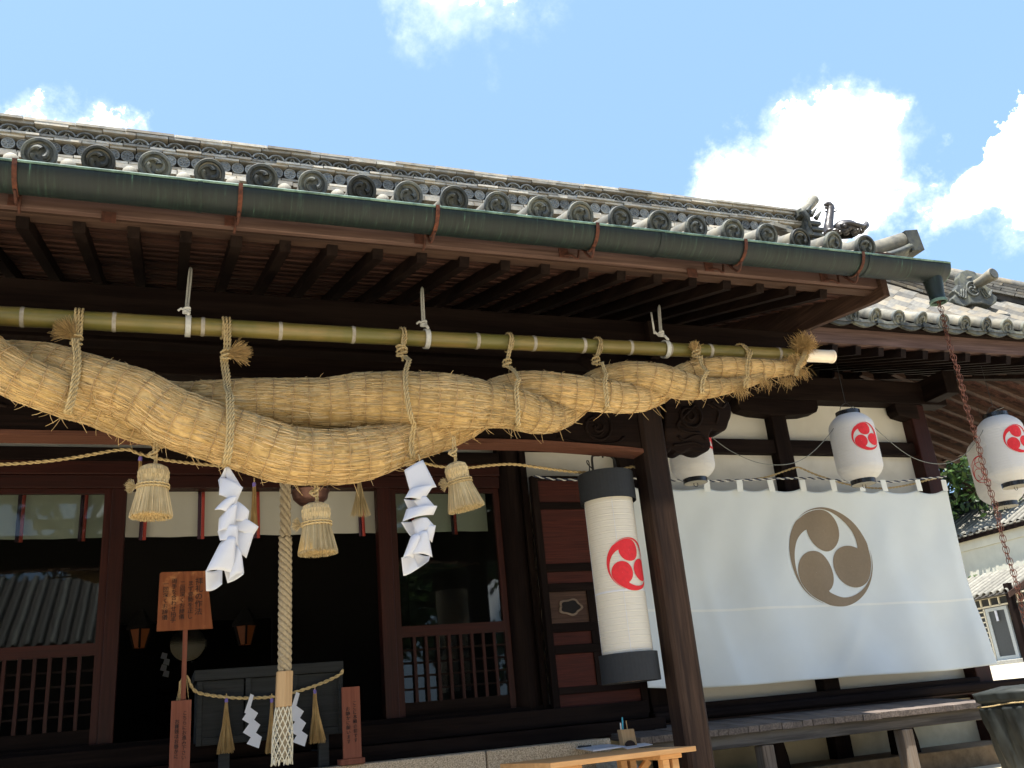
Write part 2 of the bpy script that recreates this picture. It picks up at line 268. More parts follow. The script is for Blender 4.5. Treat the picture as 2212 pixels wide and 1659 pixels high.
# ------------------------------------------------------------------ mesh helpers
COL = sc.collection
class MB:
    def __init__(s): s.v = []; s.f = []; s.mi = []; s.n = 0; s.k = 0
    def add(s, v, f):
        v = np.asarray(v, float).reshape(-1, 3); s.v.append(v); off = s.n
        s.f.extend([tuple(int(i) + off for i in q) for q in f]); s.mi.extend([s.k] * len(f)); s.n += len(v); return s
    def box(s, a, c, bev=0.):
        x0, y0, z0 = np.minimum(a, c); x1, y1, z1 = np.maximum(a, c)
        v = [(x, y, z) for z in (z0, z1) for y in (y0, y1) for x in (x0, x1)]
        return s.add(v, [(0, 2, 3, 1), (4, 5, 7, 6), (0, 1, 5, 4), (2, 6, 7, 3), (0, 4, 6, 2), (1, 3, 7, 5)])
    def obox(s, c, ux, uy, uz, hx, hy, hz):
        c = np.array(c, float); ux, uy, uz = [np.array(u, float) / np.linalg.norm(u) for u in (ux, uy, uz)]
        v = [c + sx * hx * ux + sy * hy * uy + sz * hz * uz for sz in (-1, 1) for sy in (-1, 1) for sx in (-1, 1)]
        return s.add(v, [(0, 2, 3, 1), (4, 5, 7, 6), (0, 1, 5, 4), (2, 6, 7, 3), (0, 4, 6, 2), (1, 3, 7, 5)])
    def beam(s, p, q, wid, hei, up=(0, 0, 1)):
        p = np.array(p, float); q = np.array(q, float); d = q - p; L = np.linalg.norm(d); d /= L; up = np.array(up, float)
        r = np.cross(d, up); r /= np.linalg.norm(r); u = np.cross(r, d); return s.obox((p + q) / 2, d, r, u, L / 2, wid / 2, hei / 2)
    def tube(s, pts, r, n=8, cap=True, flat_=1.0):
        P = np.asarray(pts, float); m = len(P); R = np.broadcast_to(np.asarray(r, float), (m,))
        T = np.gradient(P, axis=0); T /= np.linalg.norm(T, axis=1)[:, None] + 1e-12
        N = frames(T); B = np.cross(T, N); a = np.linspace(0, 2 * PI, n, endpoint=False)
        v = P[:, None] + (np.cos(a)[None, :, None] * N[:, None] + np.sin(a)[None, :, None] * B[:, None] * flat_) * R[:, None, None]
        f = [(i * n + j, i * n + (j + 1) % n, (i + 1) * n + (j + 1) % n, (i + 1) * n + j) for i in range(m - 1) for j in range(n)]
        if cap: f += [tuple(range(n))[::-1], tuple((m - 1) * n + j for j in range(n))]
        return s.add(v.reshape(-1, 3), f)
    def grid(s, G, closeu=False):
        G = np.asarray(G, float); a, c = G.shape[:2]
        f = [(i * c + j, i * c + (j + 1) % c, (i + 1) * c + (j + 1) % c, (i + 1) * c + j) for i in range(a - 1) for j in range(c if closeu else c - 1)]
        return s.add(G.reshape(-1, 3), f)
    def prism(s, poly, d, front=None):
        """poly: closed list of 3-D points in a plane, extruded by vector d"""
        P = np.asarray(poly, float); n = len(P); D = np.asarray(d, float)
        v = np.vstack([P, P + D]); f = [tuple(range(n))[::-1], tuple(range(n, 2 * n))] + [(i, (i + 1) % n, (i + 1) % n + n, i + n) for i in range(n)]
        return s.add(v, f)
    def lathe(s, prof, c=(0, 0, 0), n=24, axis='z', flat_=1.):
        a = np.linspace(0, 2 * PI, n, endpoint=False); G = []
        for r, h in prof:
            if axis == 'z': G.append(np.stack([r * np.cos(a), r * np.sin(a) * flat_, np.full(n, h)], 1))
            elif axis == 'y': G.append(np.stack([r * np.cos(a), np.full(n, h), r * np.sin(a)], 1))
            else: G.append(np.stack([np.full(n, h), r * np.cos(a), r * np.sin(a)], 1))
        return s.grid(np.array(G) + np.array(c), closeu=True)
    def mesh(s, name, mats, smooth=False):
        me = bpy.data.meshes.new(name); v = np.vstack(s.v) if s.v else np.zeros((0, 3))
        me.from_pydata(v.tolist(), [], s.f)
        if not isinstance(mats, (list, tuple)): mats = [mats]
        for m in mats: me.materials.append(M[m] if isinstance(m, str) else m)
        if any(s.mi): me.polygons.foreach_set('material_index', s.mi)
        if smooth: me.shade_smooth()
        me.update(); return me
def frames(T):
    m = len(T); N = np.zeros((m, 3)); a = np.array([0, 0, 1.]) if abs(T[0][2]) < .9 else np.array([1., 0, 0])
    n0 = np.cross(T[0], a); n0 /= np.linalg.norm(n0); N[0] = n0
    for i in range(1, m):
        q = N[i - 1] - T[i] * (N[i - 1] @ T[i]); N[i] = q / (np.linalg.norm(q) + 1e-12)
    return N
def new(name, me, parent=None, loc=None, **kw):
    o = bpy.data.objects.new(name, me); COL.objects.link(o)
    if parent is not None: o.parent = parent
    if loc is not None: o.location = loc
    for k, v in kw.items(): o[k] = v
    return o
def part(name, mb, mats, parent=None, smooth=False, bev=0., **kw):
    o = new(name, mb.mesh(name, mats, smooth), parent, **kw)
    if bev:
        md = o.modifiers.new('bevel', 'BEVEL'); md.width = bev; md.segments = 2; md.limit_method = 'ANGLE'; md.harden_normals = False
    if smooth == 'auto': pass
    return o
def tag(o, label=None, cat=None, group=None, kind=None):
    if label: o['label'] = label
    if cat: o['category'] = cat
    if group: o['group'] = group
    if kind: o['kind'] = kind
    return o
def thing(name, label, cat, group=None, loc=(0, 0, 0)):
    """an Empty whose parts are built in world coordinates minus loc"""
    o = bpy.data.objects.new(name, None); COL.objects.link(o); o.location = loc; o.empty_display_size = .1
    return tag(o, label, cat, group)
def spline(pts, n=60):
    """Catmull-Rom through points of any dimension"""
    P = np.asarray(pts, float); P = np.vstack([2 * P[0] - P[1], P, 2 * P[-1] - P[-2]]); k = len(P) - 3
    L = np.linalg.norm(np.diff(P[1:-1, :2] if P.shape[1] > 3 else P[1:-1], axis=0), axis=1); cs = np.concatenate([[0], np.cumsum(L)])
    o = []
    for t in np.linspace(0, cs[-1], n):
        i = min(k - 1, max(0, int(np.searchsorted(cs, t, side='right') - 1))); u = (t - cs[i]) / max(1e-9, L[i]); u = min(1, u)
        p0, p1, p2, p3 = P[i:i + 4]
        o.append(.5 * ((2 * p1) + (-p0 + p2) * u + (2 * p0 - 5 * p1 + 4 * p2 - p3) * u ** 2 + (-p0 + 3 * p1 - 3 * p2 + p3) * u ** 3))
    return np.array(o)
def resample(P, step):
    P = np.asarray(P, float); L = np.concatenate([[0], np.cumsum(np.linalg.norm(np.diff(P, axis=0), axis=1))]); n = max(3, int(L[-1] / step) + 1)
    t = np.linspace(0, L[-1], n); return np.stack([np.interp(t, L, P[:, i]) for i in range(P.shape[1])], 1)
def twisted(mb, pts, r, pitch=None, k=2, n=5, step=None, ks=None):
    """a laid cord: k strands wound round the path"""
    pitch = pitch or r * 7; P = resample(pts, step or pitch / 8); T = np.gradient(P, axis=0); T /= np.linalg.norm(T, axis=1)[:, None] + 1e-12
    N = frames(T); B = np.cross(T, N); s_ = np.concatenate([[0], np.cumsum(np.linalg.norm(np.diff(P, axis=0), axis=1))])
    for j in range(k):
        a = 2 * PI * (s_ / pitch + j / k); c = P + (np.cos(a)[:, None] * N + np.sin(a)[:, None] * B) * r * .5
        mb.tube(c, r * (.56 if k == 2 else .5), n)
        if ks is not None: mb.mi[-1:] = mb.mi[-1:]
    return mb
def sag(a, c, drop, n=30):
    a = np.array(a, float); c = np.array(c, float); t = np.linspace(0, 1, n)[:, None]; P = a + (c - a) * t; P[:, 2] -= (4 * t * (1 - t))[:, 0] * drop; return P
def straws(mb, A, Bv, r, n=3, bend=None):
    """many thin stalks from A[i] to B[i]"""
    A = np.asarray(A, float); Bv = np.asarray(Bv, float); K = len(A); D = Bv - A; D /= np.linalg.norm(D, axis=1)[:, None] + 1e-9
    u = np.cross(D, rng.normal(size=(K, 3))); u /= np.linalg.norm(u, axis=1)[:, None] + 1e-9; w_ = np.cross(D, u)
    segs = [A, (A + Bv) / 2 + (bend if bend is not None else 0), Bv] if bend is not None else [A, Bv]
    rr = np.broadcast_to(np.asarray(r, float), (K,))[:, None]; V = []
    for q, sg in enumerate(segs):
        tp = 1 if q < len(segs) - 1 else .6
        for j in range(n):
            a = 2 * PI * j / n; V.append(sg + (math.cos(a) * u + math.sin(a) * w_) * rr * tp)
    V = np.stack(V, 1); m = V.shape[1]; base = np.arange(K) * m; tpl = []
    for q in range(len(segs) - 1):
        for j in range(n): tpl.append((q * n + j, q * n + (j + 1) % n, (q + 1) * n + (j + 1) % n, (q + 1) * n + j))
    f = (base[:, None, None] + np.array(tpl)[None]).reshape(-1, 4)
    off = mb.n; mb.v.append(V.reshape(-1, 3)); mb.f.extend(map(tuple, (f + off).tolist())); mb.mi.extend([mb.k] * len(f)); mb.n += K * m
    return mb
def tomoe_patches(R, rows=7, out=1.0):
    """the three commas as dense 2-D grids (u right, v up), centre 0: heads at 100, 220 and 340 degrees, tails sweeping anticlockwise"""
    pats = []; hr = .425 * R; dd = R * .53
    PH = [0, 30, 37, 60, 90, 116, 150]; RI = [.56, .66, .74, .83, .905, .967, .998]
    for k in range(3):
        t0 = math.radians(96 + 120 * k)
        cx, cy = dd * math.cos(t0), dd * math.sin(t0)
        a = np.linspace(0, 2 * PI, 49); rr = np.linspace(0.001, hr, 10)
        pats.append(np.stack([cx + rr[:, None] * np.cos(a), cy + rr[:, None] * np.sin(a)], -1))
        ph = np.linspace(0, math.radians(150), 60); th = t0 + ph; pd = np.degrees(ph)
        ri = R * np.interp(pd, PH, RI); ro = R * np.where(pd < 38, np.interp(pd, [0, 30, 38], [.955, .975, 1.0]), 1.0); ri = np.minimum(ri, ro - .002)
        t = np.linspace(0, 1, rows)[:, None]; rad = ri + (ro - ri) * t
        pats.append(np.stack([rad * np.cos(th), rad * np.sin(th)], -1))
    return pats
def print_on(mb, pats, fn):
    for G in pats:
        a, c = G.shape[:2]; mb.grid(np.array([[fn(u, v) for u, v in row] for row in G]))
    return mb
def text_mesh(name, body, size, mat):
    cu = bpy.data.curves.new(name, 'FONT'); cu.body = body; cu.size = size; cu.extrude = .0012; cu.align_x = 'CENTER'; cu.align_y = 'CENTER'; cu.resolution_u = 2
    o = bpy.data.objects.new(name, cu); COL.objects.link(o); dg = bpy.context.evaluated_depsgraph_get(); me = bpy.data.meshes.new_from_object(o.evaluated_get(dg))
    bpy.data.objects.remove(o); me.materials.clear(); me.materials.append(M[mat]); return me

# ------------------------------------------------------------------ ground
def sstep(x): x = np.clip(x, 0, 1); return x * x * (3 - 2 * x)
def gz(x, y): return .80 * sstep((y - 1.5) / 4.5) + 1.06 * sstep((x - 6.5) / 15.) * sstep((y - 2) / 8.)
gxs = np.concatenate([-np.geomspace(400, 12, 14), np.linspace(-10, 34, 89), np.geomspace(36, 400, 14)])
gys = np.concatenate([-np.geomspace(400, 12, 14), np.linspace(-10, 40, 101), np.geomspace(42, 400, 14)])
XX, YY = np.meshgrid(gxs, gys, indexing='ij'); gr = MB().grid(np.stack([XX, YY, gz(XX, YY)], -1))
part('ground', gr, 'sand', smooth=True, kind='structure')

# ------------------------------------------------------------------ the hall with its porch
hall = thing('shrine_hall', 'dark timber shrine hall with a grey tiled roof and green copper gutter', 'shrine')
G0, GS = -0.649, 0.27028                     # porch tile columns
YE, ZE = 4.42, 4.385                         # porch eave discs
MP = .30                                     # porch roof slope
PX1 = 4.62                                   # porch right edge
PXL = -3.15
KY = 5.36                                    # porch beam front
def shared(name, mb, mats, smooth=False): return mb.mesh(name, mats, smooth)
def smooth_by_angle(me, ang=40):
    me.shade_smooth()
    try: me.set_sharp_from_angle(angle=math.radians(ang))
    except Exception: pass
    return me
# tomoe end disc with a raised rim and three raised commas, at the origin facing -Y
def disc_mesh(R, name='disc', seg=28):
    mb = MB(); mb.k = 0
    mb.lathe([(R * .97, .030), (R, .024), (R, .004), (R * .96, 0), (R * .80, 0), (R * .75, .015), (R * .02, .015)], n=seg, axis='y')
    for k in range(3):
        t0 = math.radians(90 + 120 * k); ph = np.linspace(0, math.radians(150), 12); x = ph / ph[-1]
        rad = R * (.30 + .33 * x ** .7); P = np.stack([rad * np.cos(t0 + ph), np.full(12, .009), rad * np.sin(t0 + ph)], 1)
        mb.tube(P, R * .21 * (1 - x * .88), 8)
    return smooth_by_angle(mb.mesh(name, 'tile_dark'), 35)
disc_me = [disc_mesh(.083)]
def barrel_mesh(L, r0, r1, name):
    a = np.linspace(-.12 * PI, 1.12 * PI, 13); G = []
    for y, r in ((0, r0), (L, r1)): G.append(np.stack([r * np.cos(a), np.full(13, y), r * np.sin(a)], 1))
    for y, r in ((L, r1 - .014), (0, r0 - .014)): G.append(np.stack([r * np.cos(a), np.full(13, y), r * np.sin(a)], 1))
    G.append(G[0]); mb = MB().grid(np.array(G)); return smooth_by_angle(mb.mesh(name, 'tile'), 50)
bar_me = barrel_mesh(.40, .066, .062, 'barrel_tile')
def pan_mesh(w_, L, name):
    # wave tile: low trough on one side and a roll on the other, 20 mm thick, its lower lip proud
    u = np.linspace(0, 1, 11); x = (u - .5) * w_ * 1.06
    z = np.where(u < .68, -.026 * np.sin(PI * u / .68), .036 * np.sin(PI * (u - .68) / .32))
    G = [np.stack([x, np.full(11, 0.), z - .016], 1), np.stack([x, np.full(11, 0.), z + .010], 1), np.stack([x, np.full(11, .02), z + .014], 1), np.stack([x, np.full(11, L), z - .008], 1)]
    return smooth_by_angle(MB().grid(np.array(G)).mesh(name, 'tile_grey'), 35)
pan_me = pan_mesh(GS, .285, 'pan_tile')
knob_me = smooth_by_angle(MB().lathe([(.001, .034), (.022, .03), (.036, .016), (.040, -.01), (.036, -.03)], n=14).mesh('eave_knob', 'plaster_knob'))
rotm = math.atan(MP)
porch_cols = range(-9, 20)
for k in porch_cols:
    x = G0 + k * GS
    e = new('end_tile', bar_me, hall, (x, YE + .012, ZE)); e.rotation_euler = (rotm, 0, random.uniform(-.01, .01))
    d = new('tomoe_disc', disc_me[0], e, (0, -.02 + random.uniform(-.008, .008), 0)); d.rotation_euler = (-.05 + random.uniform(-.07, .05), random.uniform(0, 2.1), random.uniform(-.06, .06)); d.scale = (random.uniform(.95, 1.03),) * 3
    if k >= 0:
        b2 = new('barrel_tile', bar_me, hall, (x, YE + .40, ZE + .40 * MP - .002)); b2.rotation_euler = (rotm, 0, random.uniform(-.008, .008)); b2.scale = (.97, 1, .97)
    if k < 7: kn = new('eave_knob', knob_me, hall, (x + GS / 2 + random.uniform(-.015, .015), YE + .06, ZE - .022))
    if k > -4:
        for r in range(5):
            t = new('pan_tile', pan_me, hall, (x + GS / 2, YE + .06 + r * .25, ZE - .055 + (r * .25 + .05) * MP)); t.rotation_euler = (rotm + .03, random.uniform(-.01, .01), 0)
# porch roof body (closed), tiles ride on it
def slab(name, mat, x0, x1, prof, thick, parent=hall, **k):
    top = [(y, z) for y, z in prof]; poly = [(x0, y, z) for y, z in top] + [(x0, y, z - thick) for y, z in reversed(top)]
    return part(name, MB().prism(poly, (x1 - x0, 0, 0)), mat, parent, **k)
slab('porch_roof_deck', 'mortar', PXL, PX1 + .12, [(YE + .05, ZE - .085), (6.75, ZE - .085 + (6.75 - YE - .05) * MP)], .05)
# fascia, battens and lapped soffit boards
fz0 = 4.135
part('fascia_board', MB().box((PXL, 4.535, fz0), (PX1, 4.575, fz0 + .205)), 'fascia_wood', hall, bev=.003)
part('fascia_batten', MB().box((PXL, 4.50, fz0 + .125), (PX1 + .004, 4.533, fz0 + .20)), 'fascia_wood', hall, bev=.003)
part('fascia_batten', MB().box((PXL, 4.577, fz0 - .012), (PX1 - .003, 4.66, fz0 + .03)), 'brown_wood_x', hall, bev=.003)
for i in range(15):
    y0 = 4.64 + i * .135; z0 = fz0 + .012 + (y0 - 4.6) * MP
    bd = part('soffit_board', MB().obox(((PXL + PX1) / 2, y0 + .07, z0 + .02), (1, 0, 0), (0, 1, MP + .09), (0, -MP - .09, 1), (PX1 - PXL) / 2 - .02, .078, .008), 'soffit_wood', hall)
part('eave_board', MB().box((PXL, 4.40, 4.262), (PX1 + .1, 4.534, 4.280)), 'dark_wood_x', hall)
for xs, zz in (((235 + .0), 470), ((1495), 590)):
    p = at(xs, zz, Y=4.533); part('repair_plate', MB().box((p[0] - .035, 4.527, p[2] - .03), (p[0] + .035, 4.5345, p[2] + .03)), 'rust_dark', hall)
raf = MB().obox((0, 1.03, 1.03 * MP - .035), (1, 0, 0), (0, 1, MP), (0, -MP, 1), .030, 1.06, .036)
raf_me = raf.mesh('rafter', 'dark_wood_y')
for k in range(-9, 21):
    x = -0.721 + k * .2594
    if x > 4.45: break
    new('rafter', raf_me, hall, (x, 4.60, fz0 - .006))
# barge board at the porch's right end
bp = [(4.50, 4.055), (4.50, 4.33), (5.95, 4.72), (6.45, 4.85), (6.45, 4.46), (5.95, 4.275), (5.35, 4.17), (4.62, 4.06)]
part('barge_board', MB().prism([(PX1, y, z) for y, z in bp], (.055, 0, 0)), 'brown_wood_y', hall, bev=.004)
part('barge_cap', MB().beam((PX1 + .045, 4.44, 4.345), (PX1 + .045, 6.5, 4.345 + 2.06 * .27), .16, .03), 'fascia_wood', hall)
# porch purlin (long beam), rainbow beam, pillars
kz1 = at(0, 597, Y=KY)[2]; kz0 = kz1 - .25
part('purlin', MB().box((PXL, KY, kz0), (PX1 - .01, KY + .2, kz1)), 'dark_wood_x', hall, bev=.008)
part('purlin', MB().box((PXL, 6.2, kz0 + .25), (PX1 - .01, 6.36, kz1 + .22)), 'dark_wood_x', hall, bev=.008)
pr = at(1466, 1119, Y=KY); PW = .185; PXR = pr[0]; PC = PXR - PW / 2
XC = .68                                      # middle of the porch
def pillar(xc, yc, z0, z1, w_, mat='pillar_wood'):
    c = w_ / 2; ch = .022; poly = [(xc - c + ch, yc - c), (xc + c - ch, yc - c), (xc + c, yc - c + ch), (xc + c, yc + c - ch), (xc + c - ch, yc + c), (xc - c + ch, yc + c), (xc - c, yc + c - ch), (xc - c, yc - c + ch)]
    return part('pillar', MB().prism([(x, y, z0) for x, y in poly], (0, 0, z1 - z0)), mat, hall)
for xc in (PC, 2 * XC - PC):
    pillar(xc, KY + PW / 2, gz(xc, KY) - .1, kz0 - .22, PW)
    part('pillar_base', MB().lathe([(.20, 0), (.20, .12), (.16, .16), (.0, .16)], (xc, KY + PW / 2, gz(xc, KY) - .05), 20), 'stone', hall)
    # bearing block and bracket arm
    part('bearing_block', MB().prism([(xc + a, KY - .02, kz0 - .22 + h) for a, h in ((-.10, 0), (.10, 0), (.15, .09), (.15, .16), (-.15, .16), (-.15, .09))], (0, .24, 0)), 'dark_wood_x', hall)
    part('bracket_arm', MB().prism([(xc + a, KY + .03, kz0 - .06 + h) for a, h in ((-.42, .06), (-.42, .02), (-.34, -.03), (.34, -.03), (.42, .02), (.42, .06))], (0, .14, 0)), 'dark_wood_x', hall)
mk = at(1440, 690, Y=5.1)
part('hanging_post', MB().box((mk[0] - .035, 5.30, kz0 - .05), (mk[0] + .035, KY - .002, kz1 - .02)), 'dark_wood_z', hall, bev=.004)
# carved rainbow beam: arched underside, soffit edge coloured as lit, spiral carving
rz0 = at(1250, 972, Y=KY + .02)[2]; rz1 = rz0 + .33
xs = np.linspace(2 * XC - PXR, PXR - PW, 41); t = (xs - xs[0]) / (xs[-1] - xs[0]); arch = .05 * np.clip(np.minimum(t, 1 - t) / .16, 0, 1) ** .8
bot = [(x, KY + .025, rz0 + a) for x, a in zip(xs, arch)]; top = [(x, KY + .025, rz1 + .03 * math.sin(PI * tt)) for x, tt in zip(xs, t)]
part('rainbow_beam', MB().prism(bot + top[::-1], (0, .15, 0)), 'dark_wood_x', hall, bev=.01)
eb = [(x, KY + .012, rz0 + a - .014) for x, a in zip(xs, arch)]; ebt = [(x, KY + .012, rz0 + a + .014) for x, a in zip(xs, arch)]
part('lit_beam_edge', MB().prism(eb + ebt[::-1], (0, .16, 0)), 'lit_edge_wood', hall)
def spiral(cx, cz, r, turns, y, thick, sgn=1, a0=0., tail=None):
    th = np.linspace(0, turns * 2 * PI, int(26 * turns)); rr = r * (1 - th / th[-1]) ** .8 + .006
    P = np.stack([cx + rr * np.cos(a0 + sgn * th), np.full(len(th), y), cz + rr * np.sin(a0 + sgn * th)], 1)
    if tail is not None: P = np.vstack([spline(np.array([[p[0], y, p[1]] for p in tail] + [P[0]]), 14)[:-1], P])
    return P
for sx in (1, -1):
    cxs = XC + sx * (PC - XC - .42)
    cv = MB()
    cv.tube(spiral(cxs, rz0 + .17, .115, 1.8, KY + .024, .01, sgn=-sx, a0=PI / 2, tail=[(cxs - sx * .55, rz0 + .20), (cxs - sx * .25, rz0 + .27)]), .011, 6)
    cv.tube(spiral(cxs - sx * .02, rz0 + .17, .085, 1.5, KY + .024, .01, sgn=-sx, a0=PI / 2), .007, 6)
    cv.tube(spline([(cxs - sx * .3, KY + .024, rz0 + .09), (cxs - sx * .12, KY + .024, rz0 + .05), (cxs + sx * .12, KY + .024, rz0 + .055), (cxs + sx * .2, KY + .024, rz0 + .1)], 20), .009, 6)
    part('carving', cv, 'dark_wood_x', hall, smooth=True)
# carved nosing outside the right pillar (and its twin on the left)
nz = [(790, 640), (1000, 640), (1180, 655), (1255, 672), (1300, 715), (1308, 790), (1288, 850), (1268, 905), (1215, 925), (1165, 905), (1142, 935), (1136, 975), (1148, 1030), (1130, 1070), (1085, 1086), (1030, 1076), (985, 1060), (930, 1088), (880, 1082), (840, 1060), (790, 1078)]
NP = [at(1219.8 + a / 3.627, 677.7 + c / 3.627, Y=KY + .02) for a, c in nz]
def nq(a, c): return at(1219.8 + a / 3.627, 677.7 + c / 3.627, Y=KY + .018)
for mir in (0, 1):
    fx = (lambda p: np.array([2 * XC - p[0], p[1], p[2]])) if mir else (lambda p: np.array(p))
    NS = spline(np.array(NP + [NP[0]]), 90)[:-1]
    no = part('nosing', MB().prism([fx(p) for p in NS], (0, .15, 0)), 'dark_wood_x', hall, bev=.012)
    cv = MB()
    c0_ = nq(975, 800); rr = abs(nq(1075, 800)[0] - c0_[0])
    sp = []
    for th in np.linspace(0, 3.3 * PI, 60):
        r_ = rr * (1 - th / (3.9 * PI)); sp.append((c0_[0] - r_ * math.cos(th + 2.2), KY + .016, c0_[2] + r_ * 1.0 * math.sin(th + 2.2)))
    tl = [nq(1060, 935), nq(960, 925), nq(880, 870)]
    cv.tube([fx(p) for p in spline(np.array([tuple(q) for q in tl] + [sp[0]]), 12)[:-1]] + [fx(p) for p in sp], .012, 6)
    for pts in ([(890, 960), (930, 990), (990, 965), (1060, 950), (1110, 985)], [(850, 1030), (930, 1020), (1010, 1010), (1090, 1040)], [(1110, 700), (1200, 760), (1190, 860)], [(1150, 690), (1230, 735), (1262, 700)]):
        cv.tube([fx(p) for p in spline([nq(*q) for q in pts], 16)], .010, 6)
    part('spiral_carving', cv, 'dark_wood_x', no, smooth=True)
# gutter
gl = at(678, 417, Y=4.245)[2]; gr_ = .105; gy = 4.245 + gr_; gx1 = at(2052, 566, Y=4.245)[0]
a = np.linspace(PI, 2 * PI, 17); segx = [PXL] + [at(x, 430, Y=4.245)[0] for x in (432, 948, 1420, 1850)] + [gx1]
gut = part('gutter', MB().grid(np.array([[(x, gy + gr_ * math.cos(q), gl + gr_ * math.sin(q)) for q in np.concatenate([a, a[::-1]])] if 0 else [(x, gy + gr_ * math.cos(q), gl + gr_ * math.sin(q)) for q in a] for x in np.linspace(PXL, gx1, 120)])), 'copper', hall, smooth=True)
sol = gut.modifiers.new('thick', 'SOLIDIFY'); sol.thickness = .004
part('rolled_lip', MB().tube([(PXL, 4.245, gl), (gx1, 4.245, gl)], .007, 8).tube([(PXL, 4.245 + 2 * gr_, gl), (gx1, 4.245 + 2 * gr_, gl)], .007, 8), 'copper_pale', gut, smooth=True)
for x in segx[1:-1]:
    part('seam', MB().grid(np.array([[(x + dx, gy + (gr_ + .004) * math.cos(q), gl + (gr_ + .004) * math.sin(q)) for q in a] for dx in (-.012, .012)])), 'copper', gut, smooth=True)
cap = [(gx1 - .002, gy + gr_ * math.cos(q), gl + gr_ * math.sin(q)) for q in a]
part('end_cap', MB().prism(cap, (.006, 0, 0)).tube([(gx1 - .05, gy - gr_, gl), (gx1 - .05, gy - gr_ * .6, gl + .025), (gx1 - .05, gy, gl + .03), (gx1 - .05, gy + gr_, gl)], .008, 6), 'copper_pale', gut)
op = at(2052, 655, Y=gy)
part('outlet', MB().lathe([(.070, gl - .03), (.062, gl - .12), (.052, gl - .2), (.050, op[2]), (.056, op[2] - .005), (.056, op[2] + .012), (.048, op[2] + .012), (.048, gl - .15)], (gx1 - .085, gy, 0), 24), 'copper', gut, smooth=True)
part('outlet_rim', MB().lathe([(.050, op[2] - .006), (.058, op[2] - .006), (.058, op[2] + .014), (.050, op[2] + .014), (.050, op[2] - .006)], (gx1 - .085, gy, 0), 24), 'copper_pale', gut)
OUT = np.array([gx1 - .085, gy, op[2]])
for i, (px_, py_) in enumerate(((32, 350), (520, 405), (945, 450), (1290, 487), (1610, 523), (1864, 553))):
    x = at(px_, py_, Y=4.245)[0]; br = MB(); aa = np.linspace(PI * 1.0, PI * 2.0, 13)
    G = [[(x + dx, gy + (gr_ + .009) * math.cos(q), gl + .004 + (gr_ + .009) * math.sin(q)) for q in aa] for dx in (-.011, .011)]
    br.grid(np.array(G)); br.grid(np.array([[(x + dx, gy + (gr_ + .013) * math.cos(q), gl + .004 + (gr_ + .013) * math.sin(q)) for q in aa] for dx in (.011, -.011)]))
    o = part('gutter_bracket', br, 'rust', gut)
    xo = -.03 if i < 3 else -.10
    rod = [(x, gy - .03, gl - gr_ - .010), (x, gy + .02, gl - gr_ - .05), (x - .005, 4.49, fz0 + .05), (x + xo * .4, 4.47, fz0 - .035), (x + xo * .7, 4.48, fz0 - .01), (x + xo, 4.53, fz0 + .015)]
    if i < 3: rod = [(x, gy - .03, gl - gr_ - .010), (x - .002, gy + .06, gl - gr_ - .03), (x - .004, 4.49, fz0 + .06), (x - .006, 4.515, fz0 - .01), (x - .008, 4.55, fz0 - .03)]
    part('bracket_rod', MB().tube(spline(rod, 30), .0075, 6), 'rust_dark', o, smooth=True)
    part('bracket_plate', MB().box((x + xo - .03, 4.524, fz0 + .0), (x + xo + .03, 4.534, fz0 + .085)), 'rust_dark', o)
# verge tiles at the porch's right edge: one big side-facing end tile, its curved under tile and the verge roll
va, vb = at(1905, 535, Y=4.66), at(1972, 500, Y=4.60)
def ring_tube(mb, P, r, r2, n=16):
    mb.tube(P, r, n, cap=False); return mb
vt = MB(); c0_ = np.array([4.50, 4.66, 4.42]); c1_ = np.array([5.10, 4.60, 4.60]); vt.tube(spline([c0_, (c0_ + c1_) / 2 + (0, 0, -.005), c1_], 10), np.linspace(.060, .070, 10), 18)
part('verge_tile', vt, 'tile', hall, smooth=True)
fl = MB().obox(c1_ + (-.03, 0, -.045), (1, -.1, .12), (0, 1, 0), (-.12, 0, 1), .055, .072, .085)
for dz in (-.03, 0, .03): fl.obox(c1_ + (.03, -.003, dz - .04), (1, -.1, .12), (0, 1, 0), (-.12, 0, 1), .004, .05, .009)
part('verge_face', fl, 'tile_dark', hall, bev=.006)
G = [[(4.62 + t_ * .42, 4.52 + w_ * .22, 4.375 + .13 * t_ ** 1.6 - .05 * math.sin(PI * w_)) for w_ in np.linspace(0, 1, 9)] for t_ in np.linspace(0, 1, 9)]
ut = part('verge_under_tile', MB().grid(np.array(G)), 'tile_dark', hall, smooth=True); sd = ut.modifiers.new('t', 'SOLIDIFY'); sd.thickness = .035
for r in range(6):
    y = 4.9 + r * .26; z = ZE + (y - YE) * MP - .01
    vr_ = new('verge_tile', bar_me, hall, (PX1 + .02, y, z + .02)); vr_.rotation_euler = (rotm, 0, 0)

# ------------------------------------------------------------------ main roof
MR = .80; MYE, MZE = 6.10, 4.745; MG0 = at(2000 / 1.4756 + 1258 / 1.75 / 1.4756, (550 + 808 / 1.75) / 1.4756, Y=MYE)[0]
def mz(y): return MZE + MR * (y - MYE)
rotM = math.atan(MR); HX, HY = 10.62, 6.1      # hip corner
pan2 = pan_mesh(GS, .30, 'roof_tile'); bar2 = barrel_mesh(.22, .070, .066, 'short_barrel')
face = MB()
u = np.linspace(0, 1, 9); xx = (u - .5) * .24
face.grid(np.array([np.stack([xx, np.zeros(9), -.03 * np.sin(PI * u) - .005], 1), np.stack([xx, np.zeros(9), -.075 - .03 * np.sin(PI * u)], 1), np.stack([xx, np.full(9, .03), -.075 - .03 * np.sin(PI * u)], 1), np.stack([xx, np.full(9, .03), -.03 * np.sin(PI * u) - .005], 1)]), closeu=False)
face.f.extend([]); face_me = smooth_by_angle(face.mesh('eave_lip', 'tile_dark'), 40)
